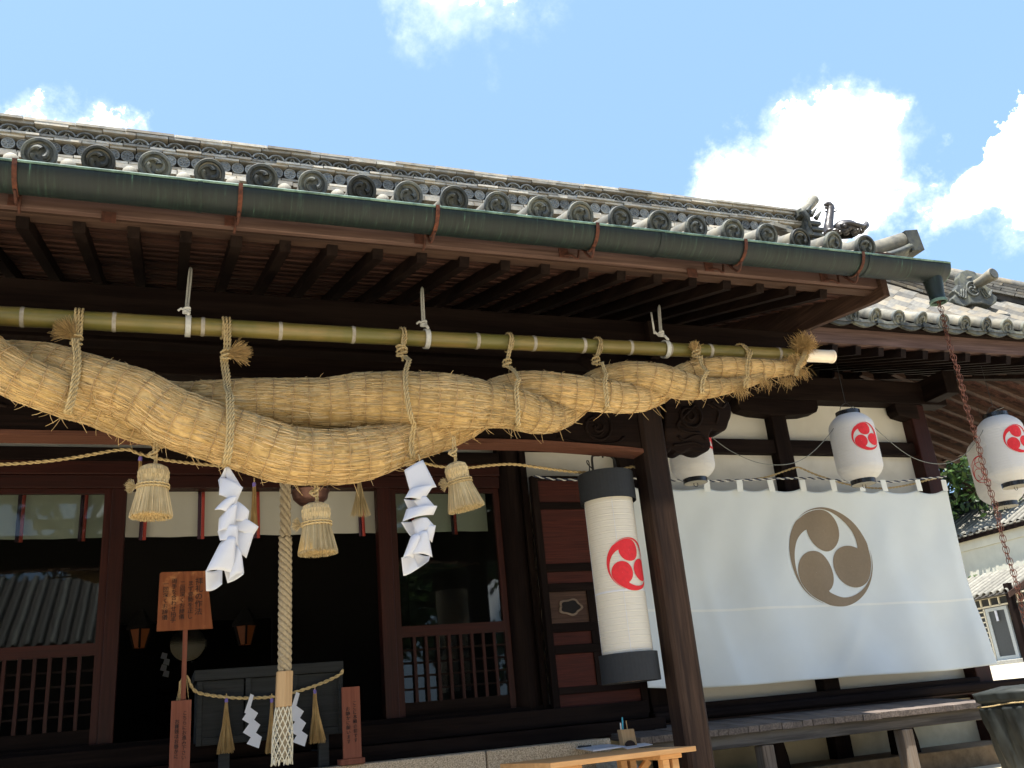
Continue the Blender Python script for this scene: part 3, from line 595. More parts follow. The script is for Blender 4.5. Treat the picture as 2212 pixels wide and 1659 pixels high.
cnt = 0
for k in range(-4, 18):
    x = MG0 + k * GS
    if x > HX - .1: break
    e = new('end_tile', bar2, hall, (x, MYE + .012, MZE)); e.rotation_euler = (rotM * .8, 0, 0)
    d = new('tomoe_disc', disc_me[0], e, (0, -.02, 0)); d.rotation_euler = (-rotM * .8 + .30, random.uniform(0, 2.1), 0); d.scale = (.98,) * 3
    new('eave_lip', face_me, hall, (x + GS / 2, MYE + .01, MZE - .01))
    for r in range(12):
        y = MYE + .16 + r * .205
        if x + GS / 2 + (y - HY) > HX - .12 or y > 9.0: continue
        t = new('roof_tile', pan2, hall, (x + GS / 2, y, mz(y) - .035)); t.rotation_euler = (rotM + .05, random.uniform(-.015, .015), 0); t['kind_'] = 0; del t['kind_']; cnt += 1
# roof body: front slope with hip, right slope, as one closed mesh
RZ = 7.30; XL = -6.
def P3(x, y, z): return (x, y, z - .075)
rb = MB(); rb.add([P3(XL, MYE, MZE), P3(HX, MYE, MZE), P3(HX - 1.9, 8.0, mz(8.0)), P3(8.1, 9.0, RZ), P3(XL, 9.0, RZ), P3(XL, 8.0, mz(8.0)), P3(HX, 14., MZE), P3(HX - 1.9, 12.0, mz(8.)), P3(XL, 12., mz(8.)), P3(XL, 14., MZE), P3(8.1, 10.2, RZ), P3(XL, 10.2, RZ)],
                [(0, 1, 2, 5), (5, 2, 3, 4), (1, 6, 7, 2), (4, 3, 10, 11), (2, 7, 10, 3), (11, 10, 7, 8), (8, 7, 6, 9)])
part('roof_slope', rb, 'mortar', hall)
for r in range(11):                                     # the right-hand slope's tiles, mostly out of view
    pass
# ridge: courses of narrow tiles, medallions and interlaced half rings
RY = 9.0; RT = 7.73; RX0, RX1 = -3.4, at(1722, 470, Y=RY)[0]
rd = part('ridge', MB().box((RX0, RY + .02, 7.1), (RX1, RY + .5, RT - .10)), 'mortar', hall)
def course(z, h, y, L, jit=.012, mat='tile_sunlit', name='ridge_tile', x0=RX0, off=0.):
    me = MB().box((-L / 2 + .004, 0, 0), (L / 2 - .004, .12, h)).mesh(name, mat)
    x = x0 + off
    while x < RX1 - .05:
        new(name, me, rd, (x + L / 2, y + random.uniform(-jit, jit), z + random.uniform(-.003, .003) + .05 * (x / 9.))); x += L
course(RT - .045, .03, RY - .12, .48); course(RT - .078, .03, RY - .105, .32, off=.1)
course(RT - .20, .024, RY - .085, .26); course(RT - .228, .024, RY - .075, .26, off=.13)
course(RT - .40, .026, RY - .055, .26, off=.06); course(RT - .47, .05, RY - .075, .30, off=.1)
cp = MB(); cp.tube([(RX0, RY + .02, RT - .03), (RX1, RY + .02, RT + .02)], .07, 14); part('ridge_cap', cp, 'tile_grey', rd, smooth=True)
me = MB(); me.lathe([(.062, .03), (.064, .0), (.054, 0), (.050, .008), (.002, .008)], n=20, axis='y')
for k in range(8):
    q = 2 * PI * k / 8; me.obox((.028 * math.cos(q), .005, .028 * math.sin(q)), (math.cos(q), 0, math.sin(q)), (0, 1, 0), (-math.sin(q), 0, math.cos(q)), .018, .005, .005)
med = smooth_by_angle(me.mesh('medallion', 'tile_ring'), 35); x = RX0
while x < RX1 - .1: new('medallion', med, rd, (x, RY - .055, RT - .305 + .05 * x / 9.)).rotation_euler = (0, random.uniform(0, 1), 0); x += .1385
rr = MB(); aa = np.linspace(.02 * PI, .98 * PI, 12)
rr.grid(np.array([[(R_ * math.cos(q), y_, R_ * math.sin(q) - .04) for q in aa] for R_, y_ in ((.088, 0), (.088, .1), (.072, .1), (.072, 0), (.088, 0))]))
rg = smooth_by_angle(rr.mesh('half_ring_tile', 'tile_ring'), 35); x = RX0 + .05; i = 0
while x < RX1 - .1:
    o = new('half_ring_tile', rg, rd, (x, RY - .085 + (i % 2) * .03, RT - .135 + .05 * x / 9.)); o.scale = (1, .6, .80)
    if i % 2: o.rotation_euler = (0, PI, 0)
    x += .0875; i += 1
# ridge-end ornament with its upturned horn
ex = RX1; en = MB(); en.box((ex - .02, RY - .16, RT - .38), (ex + .07, RY + .3, RT - .05)); en.box((ex - .1, RY - .20, RT - .10), (ex + .10, RY + .2, RT + .0))
for j in range(4): en.box((ex + .05, RY - .19 + j * .01, RT - .22 - j * .085), (ex + .22 + j * .045, RY + .1, RT - .165 - j * .085))
oni = part('ridge_end_ornament', en, 'tile_dark', rd, bev=.012)
hn = MB().tube(spline([(ex - .12, RY - .02, RT - .02), (ex + .05, RY - .02, RT + .05), (ex + .22, RY - .02, RT + .17), (ex + .34, RY - .02, RT + .30)], 14), np.linspace(.05, .08, 14), 14)
part('horn_tile', hn, 'tile', rd, smooth=True)
lf = MB()
for (a0, c0a) in ((0, .0), (.06, -.05), (.13, -.09)): lf.tube(spline([(ex + a0, RY - .2, RT - .05 + c0a), (ex + a0 + .06, RY - .22, RT + .02 + c0a), (ex + a0 + .13, RY - .21, RT + .09 + c0a)], 8), np.linspace(.035, .004, 8), 8)
lf.tube(spline([(ex - .08, RY - .2, RT - .04), (ex - .03, RY - .23, RT - .16), (ex + .0, RY - .21, RT - .30)], 8), np.linspace(.05, .015, 8), 8)
part('scroll_fin', lf, 'tile_dark', rd, smooth=True)
for j in range(4):                                     # verge tiles stepping down below it, seen over the porch eave
    p = at(1672 + j * 20, 490 + j * 11, Y=8.2); part('verge_tile', MB().obox(p, (1, -.3, -.45), (0, 1, .4), (0.4, 0, 1), .085, .12, .028), 'tile', rd, bev=.004)
# hip ridge to the right-hand corner with its ornament
def hipP(s): return np.array([HX - s, HY + s, mz(HY + s)])
hd = np.array([1, -1, -MR]); hd = hd / np.linalg.norm(hd); hs_ = np.array([1, 1, 0]) / math.sqrt(2); hu = np.cross(hs_, hd); hu = hu * np.sign(hu[2])
_d = CM.T @ np.array([2104 - CX, CY - 664, -F]); _t = (MZE - 1.5 - MR * MYE) / (_d[2] - MR * _d[1]); KP = CAM + _t * _d      # foot of the descending ridge
hip = part('hip_ridge', MB().beam(hipP(.1) + hu * .03, hipP(2.6) + hu * .03, .20, .12, up=hu), 'mortar', hall)
hb = MB().obox((0, 0, 0), (1, 0, 0), (0, 1, 0), (0, 0, 1), .125, .145, .014).mesh('hip_tile', 'tile_grey')
Rm = Matrix((tuple(-hd), tuple(hs_), tuple(hu))).transposed().to_euler()
for lay in range(4):
    s = .15 + (lay % 2) * .1
    while s < 2.6:
        o = new('hip_tile', hb, hip, tuple(hipP(s) + hu * (.05 + lay * .036))); o.rotation_euler = Rm; o.scale = (1, 1 - lay * .05, 1); s += .26 / 1.63
part('hip_cap', MB().tube([hipP(.1) + hu * .22, hipP(2.6) + hu * .22], .062, 14), 'tile_grey', hip, smooth=True)
ddn = np.array([0, 1, MR]) / math.hypot(1, MR); dup_ = np.array([0, -MR, 1]) / math.hypot(1, MR)
dsc = part('descending_ridge', MB().beam(KP + ddn * .12 + dup_ * .08, KP + ddn * 2.4 + dup_ * .08, .16, .22, up=dup_), 'mortar', hall)
db = MB().obox((0, 0, 0), (1, 0, 0), (0, 1, 0), (0, 0, 1), .135, .125, .014).mesh('ridge_course_tile', 'tile_grey'); Rd = Matrix((tuple(ddn), (-1, 0, 0), tuple(dup_))).transposed().to_euler()
for lay in range(6):
    s = .22 + (lay % 2) * .13
    while s < 2.4:
        o = new('ridge_course_tile', db, dsc, tuple(KP + ddn * s + dup_ * (.03 + lay * .036) + np.array((random.uniform(-.004, .004), 0, 0)))); o.rotation_euler = Rd; o.scale = (1, 1.08 - lay * .045, 1); s += .275
part('hip_cap', MB().tube([KP + ddn * .16 + dup_ * .255, KP + ddn * 2.4 + dup_ * .265], .06, 14), 'tile', dsc, smooth=True)
oc = KP + np.array((0, 0, .03)); f3 = np.array((-.22, -.975, 0)); f3 /= np.linalg.norm(f3); ax_u = np.array((-f3[1], f3[0], 0))
osc = (at(2150, 645, Y=KP[1])[0] - at(2070, 645, Y=KP[1])[0]) / .66 * .98
shape = [(-.30, .0), (-.33, .07), (-.27, .12), (-.30, .17), (-.23, .21), (-.20, .26), (-.16, .24), (-.155, .35), (-.11, .43), (0, .46), (.11, .43), (.155, .35), (.16, .24), (.20, .26), (.23, .21), (.30, .17), (.27, .12), (.33, .07), (.30, .0), (.2, -.05), (.08, -.01), (-.08, -.01), (-.2, -.05)]
oni2 = part('hip_ornament', MB().prism([oc + f3 * .06 + ax_u * a * osc + np.array((0, 0, 1)) * c_ * osc * 1.08 for a, c_ in shape], tuple(-f3 * .10)), 'tile_dark', dsc, bev=.012)
d2 = MB(); cc = oc + f3 * .065 + np.array((0, 0, .20 * osc)); d2.tube([cc + ax_u * .085 * osc * math.cos(q) + np.array((0, 0, .10 * osc * math.sin(q))) for q in np.linspace(0, 2 * PI, 25)], .012, 6, cap=False)
for k in range(3):
    ph = np.linspace(0, 2.4, 9); d2.tube([cc + (ax_u * (.02 + .035 * x_) * math.cos(x_ + k * 2.09) + np.array((0, 0, (.02 + .035 * x_ * .8) * math.sin(x_ + k * 2.09)))) * osc for x_ in ph], np.linspace(.016, .003, 9), 6)
for sgn in (-1, 1):
    for j in range(3): d2.tube(spline([oc + f3 * .065 + ax_u * osc * sgn * (.10 + j * .035) + np.array((0, 0, .20 * osc)), oc + f3 * .07 + ax_u * osc * sgn * (.15 + j * .03) + np.array((0, 0, (.06 + j * .01) * osc)), oc + f3 * .065 + ax_u * osc * sgn * (.21 + j * .03) + np.array((0, 0, (.12 + j * .03) * osc))], 8), .009, 6)
part('ornament_relief', d2, 'tile_dark', oni2, smooth=True)
hA = np.array(at(2088, 622, Y=KP[1] + .06)); hB = np.array(at(2146, 591, Y=KP[1] - .30)); hm = hA * .5 + hB * .5 - np.array((0, 0, .015)); hP = spline([hA, hm, hB], 12)
hn = MB().tube(hP, np.linspace(.036, .070, 12), 18); hdir = (hP[-1] - hP[-2]) / np.linalg.norm(hP[-1] - hP[-2]); part('horn_face', MB().tube([hB, hB + hdir * .012], [.060, .058], 18), 'tile_dark', dsc)
part('horn_tile', hn, 'tile', dsc, smooth=True)
# main eave timbers: fascia, rafters, lapped boards, both sides of the corner
mf1 = at(2212, 731, Y=6.22)[2]; mf0 = at(2212, 768, Y=6.22)[2]; SR = .34
part('eave_board', MB().box((PX1 + .08, 6.16, mf1 + .005), (HX - .05, 6.30, MZE - .10)), 'dark_wood_x', hall)
part('fascia_board', MB().box((PX1 + .075, 6.22, mf0), (HX - .10, 6.27, mf1)), 'fascia_wood', hall, bev=.003)
part('fascia_board', MB().box((HX - .15, 6.272, mf0), (HX - .10, 14, mf1)), 'fascia_wood', hall, bev=.003)
mraf = MB().obox((0, .85, .85 * SR - .04), (1, 0, 0), (0, 1, SR), (0, -SR, 1), .030, .95, .04).mesh('rafter', 'dark_wood_y')
x = 4.86
while x < HX - .3: new('rafter', mraf, hall, (x, 6.26, mf0 - .008)).scale = (1, min(1., (HX - x) / 1.85), min(1., (HX - x) / 1.85)); x += .262
sraf = MB().obox((-1.25, 0, 1.25 * SR - .04), (0, 1, 0), (1, 0, -SR), (SR, 0, 1), .030, 1.35, .04).mesh('side_rafter', 'brown_wood_x')
y = 6.5
while y < 12.:
    k_ = min(1., (y - 6.2) / 2.6); new('rafter', sraf, hall, (HX - .16, y, mf0 - .008)).scale = (k_, 1, k_); y += .262
part('hip_rafter', MB().beam((HX - .2, 6.36, mf0 - .03), (7.9, 9.06, mf0 + 2.7 * SR - .03), .10, .13), 'dark_wood_x', hall)
for i in range(11):
    y0 = 6.30 + i * .12; z0 = mf0 + .055 + (y0 - 6.26) * SR
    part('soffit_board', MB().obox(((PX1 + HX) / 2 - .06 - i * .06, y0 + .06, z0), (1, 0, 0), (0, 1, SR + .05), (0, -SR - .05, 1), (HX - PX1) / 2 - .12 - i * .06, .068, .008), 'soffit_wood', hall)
for i in range(20):
    x0 = HX - .22 - i * .12; z0 = mf0 + .055 + (i * .12) * SR
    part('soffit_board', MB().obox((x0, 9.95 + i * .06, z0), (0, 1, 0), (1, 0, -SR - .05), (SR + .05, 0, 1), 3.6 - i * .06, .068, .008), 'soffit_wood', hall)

# ------------------------------------------------------------------ hall front wall at Y = WY
WY = 7.50; PY = 7.36                                     # plaster face, post face
def X_(x, y, Y=PY): return at(x, y, Y=Y)[0]
def Z_(x, y, Y=PY): return at(x, y, Y=Y)[2]
bz0, bz1 = 4.365, 4.62
part('head_beam', MB().box((-4, PY - .03, bz0), (8.03, PY + .17, bz1)), 'dark_wood_x', hall, bev=.008)
part('head_beam', MB().box((7.72, PY - .35, bz0 + .02), (7.9, 14, bz1 + .02)), 'dark_wood_y', hall, bev=.008)
cpx0, cpx1 = 7.50, 7.70
part('corner_pillar', MB().box((cpx0, PY - .01, gz(7.7, 7.4) - .1), (cpx1, PY + .19, bz0 - .002)), 'red_wood_z', hall, bev=.01)
mpx0, mpx1 = 5.715, 5.895
part('post', MB().box((mpx0, PY + .02, gz(5.8, 7.4) - .1), (mpx1, PY + .19, bz0 - .002)), 'dark_wood_z', hall, bev=.01)
part('post', MB().box((3.93, PY + .02, gz(4, 7.4) - .1), (4.10, PY + .19, bz0 - .002)), 'dark_wood_z', hall, bev=.01)
rp = MB().lathe([(.115, 1.45), (.115, bz0)], (2.85, PY + .09, 0), 20); part('round_pillar', rp, 'dark_wood_z', hall, smooth=True)
part('post', MB().box((1.655, PY + .03, 1.5), (1.765, PY + .15, 3.45)), 'red_wood_z', hall, bev=.006)
part('post', MB().box((-.365, PY + .03, 1.5), (-.262, PY + .15, 3.45)), 'red_wood_z', hall, bev=.006)
for xc in (mpx0 + .09,):                                 # boat-shaped bracket
    bx0, bx1 = X_(1593, 885), X_(1766, 885); zb = Z_(1680, 897)
    pl = [(bx0, bz0), (bx0, zb + .09), (bx0 + .03, zb + .045), (bx0 + .18, zb + .012), (xc - .12, zb), (xc + .12, zb), (bx1 - .18, zb + .012), (bx1 - .03, zb + .045), (bx1, zb + .09), (bx1, bz0)]
    part('boat_bracket', MB().prism([(x, PY - .02, z) for x, z in pl], (0, .15, 0)), 'dark_wood_x', hall, bev=.006)
bx0 = X_(1934, 890); pl = [(bx0, bz0), (bx0, zb + .09), (bx0 + .03, zb + .045), (bx0 + .16, zb + .012), (cpx0 + .1, zb), (cpx0 + .1, bz0)]
part('boat_bracket', MB().prism([(x, PY - .022, z) for x, z in pl], (0, .15, 0)), 'dark_wood_x', hall, bev=.006)
nk1, nk0 = Z_(1900, 951), Z_(1900, 979)
part('tie_beam', MB().box((2.96, PY + .05, nk0), (cpx0, PY + .15, nk1)), 'dark_wood_x', hall, bev=.005)
def wall(x0, x1, z0, z1, mat='plaster'): return part('plaster_panel', MB().box((x0, WY, z0), (x1, WY + .05, z1)), mat, hall)
for x0, x1 in ((2.94, 3.96), (4.10, mpx0 + .01), (mpx1 - .01, cpx0 + .01)):
    wall(x0, x1, nk1 - .01, bz0 + .01); wall(x0, x1, 1.5, nk0 + .01)
wall(-4, 2.94, 3.76, bz0 + .01)
for x0, x1 in ((4.1, mpx0 + .01), (mpx1 - .01, cpx0 + .01), (2.9, 3.96)): part('foundation_panel', MB().box((x0, WY, gz(x0, WY) - .1), (x1, WY + .05, 1.36)), 'plaster_yellow', hall)
part('side_wall', MB().box((cpx1 - .08, PY + .192, gz(7.7, 8) - .1), (cpx1 - .02, 14, bz1)), 'plaster', hall)
# lintel over the doors, sill and threshold
lz0, lz1 = Z_(960, 1052), 3.76
part('lintel', MB().box((-4, PY + .0, lz0 + .10), (2.738, PY + .14, lz1)), 'red_wood_x', hall, bev=.006)
part('lintel', MB().box((-4, PY - .03, lz0 + .2), (2.737, PY - .002, lz0 + .3)), 'dark_wood_x', hall, bev=.006)
part('door_head', MB().box((-4, PY + .02, lz0), (2.735, PY + .15, lz0 + .098)), 'red_wood_x', hall, bev=.004)
part('threshold', MB().box((-4, PY - .02, 1.52), (3.0, PY + .2, 1.635)), 'dark_wood_x', hall, bev=.006)
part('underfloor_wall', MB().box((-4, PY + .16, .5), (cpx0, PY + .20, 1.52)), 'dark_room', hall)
part('step_board', MB().box((-4, 7.02, 1.353), (3.85, PY - .022, 1.46)), 'dark_wood_x', hall, bev=.008)
part('step_riser', MB().box((-4, 7.2, 1.462), (3.8, PY - .024, 1.60)).box((-4, 7.3, 1.46), (3.8, PY - .026, 1.53)), 'dark_wood_x', hall, bev=.008)
# right-hand bay: sill beam, rail, veranda
sz = 1.545
part('sill_beam', MB().box((3.9, PY - .05, sz - .10), (cpx0 - .002, PY + .14, sz)), 'dark_wood_x', hall, bev=.012)
part('floor_rail', MB().box((3.86, PY - .14, 1.41), (8.02, PY - .052, 1.495)), 'dark_wood_x', hall, bev=.025)
part('rail_underside', MB().box((3.86, PY - .10, 1.393), (7.9, PY + .1, 1.408)), 'brown_wood_x', hall)
VZ = 1.335; VY0, VY1 = 6.53, 7.34; x = 3.35
random.seed(11)
while x < 6.76:
    wd = random.uniform(.085, .11); dz_ = random.uniform(-.003, .003); me = MB().obox((x + wd / 2 - .0015, (VY0 + VY1) / 2 + random.uniform(-.006, .006), VZ - .021 + .028 + dz_), (1, 0, 0), (0, 1, .075), (0, -.075, 1), wd / 2 - .0015, (VY1 - VY0) / 2, .024)
    part('veranda_plank', me, 'plank_wood', hall, bev=.003); x += wd
part('veranda_beam', MB().box((3.4, VY0 + .05, VZ - .145), (6.72, VY0 + .15, VZ - .045)), 'beam_grey', hall, bev=.006)
for px_ in (1651, 1958):
    xp = at(px_, 1570, Y=VY0 + .05)[0]; part('veranda_post', MB().box((xp - .055, VY0 + .045, gz(xp, 6.6) - .05), (xp + .055, VY0 + .155, VZ - .15)), 'weathered_wood_z', hall, bev=.008)
    xq = xp + .38; part('strut_base', MB().prism([(xq - .10, 7.0, (gz(xq, 7) + .12) - .05), (xq + .10, 7.0, (gz(xq, 7) + .12) - .05), (xq + .09, 7.0, (gz(xq, 7) + .12) + .14), (xq + .05, 7.0, (gz(xq, 7) + .12) + .33), (xq - .09, 7.0, (gz(xq, 7) + .12) + .33)], (0, .16, 0)), 'dark_wood_z', hall)
part('shaded_ground', MB().box((3.9, 6.88, .5), (8.2, WY - .002, .965)), 'shaded_earth', hall, bev=.01)  # raised ground under the veranda, its shade put into the dark brown
# granite blocks before the doors
gzt = 1.352; gx = [-4., -1.9, at(1050, 1620, Y=6.72)[0] - 1.5, at(1050, 1620, Y=6.72)[0], at(1321, 1600, Y=6.72)[0]]
for a_, c_ in zip(gx[:-1], gx[1:]): part('granite_block', MB().box((a_ + .004, 6.72, gz(a_, 6.7) - .3), (c_ - .004, 7.20, gzt)), 'granite', hall, bev=.012)
pa, pb = at(1290, 1640, Y=6.3), at(1330, 1612, Y=6.6)
part('stair_cheek', MB().prism([(3.02, 6.65, 1.26), (3.02, 6.55, 1.26), (3.02, 5.65, .78), (3.02, 5.65, .6), (3.02, 6.65, .6)], (.2, 0, 0)), 'stone', hall, bev=.01)
# interior: floor, back and side walls, ceiling, alcove
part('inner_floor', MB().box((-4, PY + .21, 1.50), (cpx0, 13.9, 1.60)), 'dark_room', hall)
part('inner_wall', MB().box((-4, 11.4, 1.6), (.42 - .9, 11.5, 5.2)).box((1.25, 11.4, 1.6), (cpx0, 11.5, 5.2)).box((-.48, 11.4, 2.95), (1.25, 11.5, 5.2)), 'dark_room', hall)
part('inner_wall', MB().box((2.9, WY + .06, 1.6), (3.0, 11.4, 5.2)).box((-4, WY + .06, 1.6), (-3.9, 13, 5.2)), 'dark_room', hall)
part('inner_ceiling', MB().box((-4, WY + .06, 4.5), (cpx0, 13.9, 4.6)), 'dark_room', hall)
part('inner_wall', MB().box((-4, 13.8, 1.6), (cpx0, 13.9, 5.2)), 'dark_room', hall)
# the two lattice doors with glass
def lattice_door(x0, x1, nb):
    d = new('lattice_door', MB().box((x0, PY + .06, 1.637), (x0 + .05, PY + .10, lz0)).mesh('stile', 'red_wood_z'), hall)
    rzm = 2.235
    part('stile', MB().box((x1 - .05, PY + .06, 1.637), (x1, PY + .10, lz0)), 'red_wood_z', d)
    part('rail', MB().box((x0 + .05, PY + .062, 1.637), (x1 - .05, PY + .098, 1.74)), 'dark_wood_x', d)
    part('rail', MB().box((x0 + .05, PY + .062, rzm), (x1 - .05, PY + .098, rzm + .085)), 'red_wood_x', d)
    part('rail', MB().box((x0 + .05, PY + .062, lz0 - .035), (x1 - .05, PY + .098, lz0)), 'red_wood_x', d)
    w_ = (x1 - x0 - .1) / nb
    for i in range(1, nb): part('lattice_bar', MB().box((x0 + .05 + i * w_ - .012, PY + .05, 1.74), (x0 + .05 + i * w_ + .012, PY + .075, rzm)), 'red_wood_z', d)
    for j in range(1, 5):
        z = 1.74 + j * (rzm - 1.74) / 5; part('lattice_bar', MB().box((x0 + .05, PY + .066, z - .009), (x1 - .05, PY + .085, z + .006)), 'dark_wood_x', d)
    part('glass_pane', MB().box((x0 + .05, PY + .088, rzm + .085), (x1 - .05, PY + .091, lz0 - .035)), 'glass', d)
    part('glass_pane', MB().box((x0 + .05, PY + .088, 1.74), (x1 - .05, PY + .091, rzm)), 'glass', d)
lattice_door(1.768, 2.735, 9); lattice_door(-1.60, -.367, 12)
# panelled door folded back against the wall
dx0, dx1 = 2.985, 3.84; dz0, dz1 = 1.50, 3.52; DY = PY - .10
part('door_jamb', MB().box((2.93, PY - .03, 1.5), (2.983, PY + .16, 3.76)), 'dark_wood_z', hall)
dr = new('panelled_door', MB().box((dx0, DY + .02, dz0), (dx1, DY + .05, dz1)).mesh('door_back', 'dark_wood_z'), hall)
def zz(y): return at(1160 + (y - 1000) * .1, y, Y=DY)[2]
for n_, bx in (('stile', (dx0, dx0 + .06)), ('stile', (dx1 - .06, dx1))): part(n_, MB().box((bx[0], DY - .012, dz0), (bx[1], DY + .019, dz1)), 'dark_wood_z', dr, bev=.004)
ys = [(1400 + v * .6316) / 1.4756 for v in (320, 355, 630, 672, 730, 772, 932, 978, 1042, 1088, 1255, 1292, 1358, 1420)]
rails = [(dz1 - .04, dz1)] + [(zz(ys[i + 1]), zz(ys[i])) for i in range(0, 12, 2)] + [(dz0, dz0 + .09)]
for z0, z1 in rails: part('rail', MB().box((dx0 + .06, DY - .010, z0), (dx1 - .06, DY + .019, z1)), 'dark_wood_x', dr, bev=.004)
edges = [r[0] for r in rails[:-1]], [r[1] for r in rails[1:]]
xm = dx0 + .06 + (dx1 - dx0 - .12) * .52
for i, (z1, z0) in enumerate(zip(*edges)):
    cols = [(dx0 + .06, xm - .035), (xm + .035, dx1 - .06)] if i in (3, 4, 5) else [(dx0 + .06, dx1 - .06)]
    if len(cols) == 2: part('muntin', MB().box((xm - .034, DY - .008, z0), (xm + .034, DY + .019, z1)), 'dark_wood_z', dr)
    for j, (a_, c_) in enumerate(cols):
        kb = i == 3 and j == 0
        pn = part('door_panel', MB().box((a_, DY + .006, z0), (c_, DY + .019, z1)), 'tan_door' if kb and 'tan_door' in M else ('brown_wood_x' if kb else 'door_red_x'), dr)
        if kb:
            pn['label'] = 'bare brown board with a cloud-shaped pull hole'
            cx_, cz_ = (a_ + c_) / 2 + .01, (z0 + z1) / 2; out_ = []
            for q in np.linspace(0, 2 * PI, 49)[:-1]:
                r_ = 1 + .10 * math.cos(5 * q + .5); out_.append((cx_ + .085 * r_ * math.cos(q), cz_ + .052 * r_ * math.sin(q)))
            part('pull_rim', MB().prism([(cx_ + (x - cx_) * 1.25, DY - .004, cz_ + (z - cz_) * 1.3) for x, z in out_], (0, .0095, 0)), 'weathered_wood_x', pn)
            part('pull_recess', MB().prism([(x, DY - .006, z) for x, z in out_], (0, .0115, 0)), 'cavity', pn)

# ------------------------------------------------------------------ bamboo pole
BY = 5.0
bp0, bp1 = at(-160, 674, Y=BY), at(1798, 771, Y=BY)
def bam(x): 
    xs_ = [-160, 0, 900, 1800]; ys_ = [673, 682.5, 731, 770.5]; return at(x, float(np.interp(x, xs_, ys_)), Y=BY)
pole = thing('bamboo_pole', 'long green bamboo pole slung level under the porch eave, its sawn right end pale', 'bamboo pole', loc=tuple(bam(900)))
L0 = np.array(bam(900))
nodes = [49, 247, 438, 605, 762, 919, 1030, 1152, 1259, 1360, 1444, 1532, 1680]
xs = np.concatenate([[-160], nodes, [1742]])
bc = MB(); pts = np.array([bam(x) for x in np.linspace(-160, 1742, 160)]) - L0; X0 = pts[:, 0]
rad = np.interp(np.linspace(0, 1, 160), [0, 1], [.0525, .0455])
for nx in nodes:
    xn = bam(nx)[0] - L0[0]; rad = rad + .0022 * np.exp(-((X0 - xn) / .03) ** 2)
bc.tube(pts, rad, 24); part('culm', bc, 'bamboo', pole, smooth=True)
for nx in nodes:
    c0_ = bam(nx) - L0; r_ = float(np.interp(nx, [-160, 1742], [.0525, .0455]))
    part('node_ring', MB().tube([c0_ + (-.012, 0, 0), c0_ + (-.005, 0, 0), c0_ + (.005, 0, 0), c0_ + (.012, 0, 0)], [r_ + .001, r_ + .0048, r_ + .0044, r_ + .001], 24, cap=False), 'bamboo_node', pole, smooth=True)
e0, e1 = bam(1738) - L0, bam(1798) - L0
part('cut_end', MB().tube([e0, e1 - (.02, 0, 0), e1 - (.018, 0, 0), e1], [.0462, .0462, .049, .049], 24).tube([e1 + (-.001, 0, 0), e1 + (.0015, 0, 0)], [.036, .036], 20), 'bamboo_pale', pole)
# white cords that carry it
for i, (xt, yt, xb, lab) in enumerate(((411, 590, 406, 'white braided cord at the left tying the bamboo pole to the beam'), (912, 633, 921, 'white knotted cord in the middle tying the bamboo pole to the beam'), (1424, 672, 1437, 'white cord with a loose flat tail near the pole\'s right end'))):
    t0, b0 = at(xt, yt, Y=BY + .12), bam(xb); kn = at(*((403, 672) if i == 0 else (915, 700) if i == 1 else (1428, 722)), Y=BY - .02)
    th = thing('white_cord', lab, 'cord', 'white cords holding the bamboo', tuple(b0)); o = np.array(b0); mb = MB()
    up = at(xt, yt - 12, Y=5.33)
    for dx in (-.006, .006):
        twisted(mb, spline([up - o, t0 - o + (dx, 0, 0), kn - o + (dx, 0, 0)], 20), .0065, k=3, n=5)
    part('hanging_cord', mb, 'cord_white', th, smooth=True)
    lp = []
    for q in np.linspace(0, 2 * PI, 26): lp.append(np.array((.0, -.056 * math.sin(q), .056 * math.cos(q))))
    mb = MB(); lw = .015
    G = np.array([[p + (dx, 0, 0) for dx in (-lw, -lw * .5, .0, lw * .5, lw)] for p in lp]); mb.grid(G)
    lo = part('loop', mb, 'cord_white', th, smooth=True); s_ = lo.modifiers.new('t', 'SOLIDIFY'); s_.thickness = .006
    kb = MB()
    for a_ in range(3):
        R_ = .016; ph = a_ * 1.1; kb.tube([kn - o + np.array((R_ * math.cos(q), R_ * .8 * math.sin(q), (a_ - 1) * .012 + .006 * math.sin(q + ph))) for q in np.linspace(0, 2 * PI, 14)], .008, 6, cap=False)
    kb.tube([kn - o, (kn - o) * .5 + (0, -.03, .03), (0, -.056, .045)], .009, 6)
    if i == 2: kb.box(kn - o + (-.055, .0, .0), kn - o + (-.043, .004, .16)); kb.tube([kn - o + (-.05, 0, .02), kn - o + (-.02, 0, -.01), kn - o], .008, 6)
    else: kb.tube([kn - o, kn - o + (-.03, -.01, .01), kn - o + (-.045, -.005, -.004)], .007, 6)
    part('knot', kb, 'cord_white', th, smooth=True)

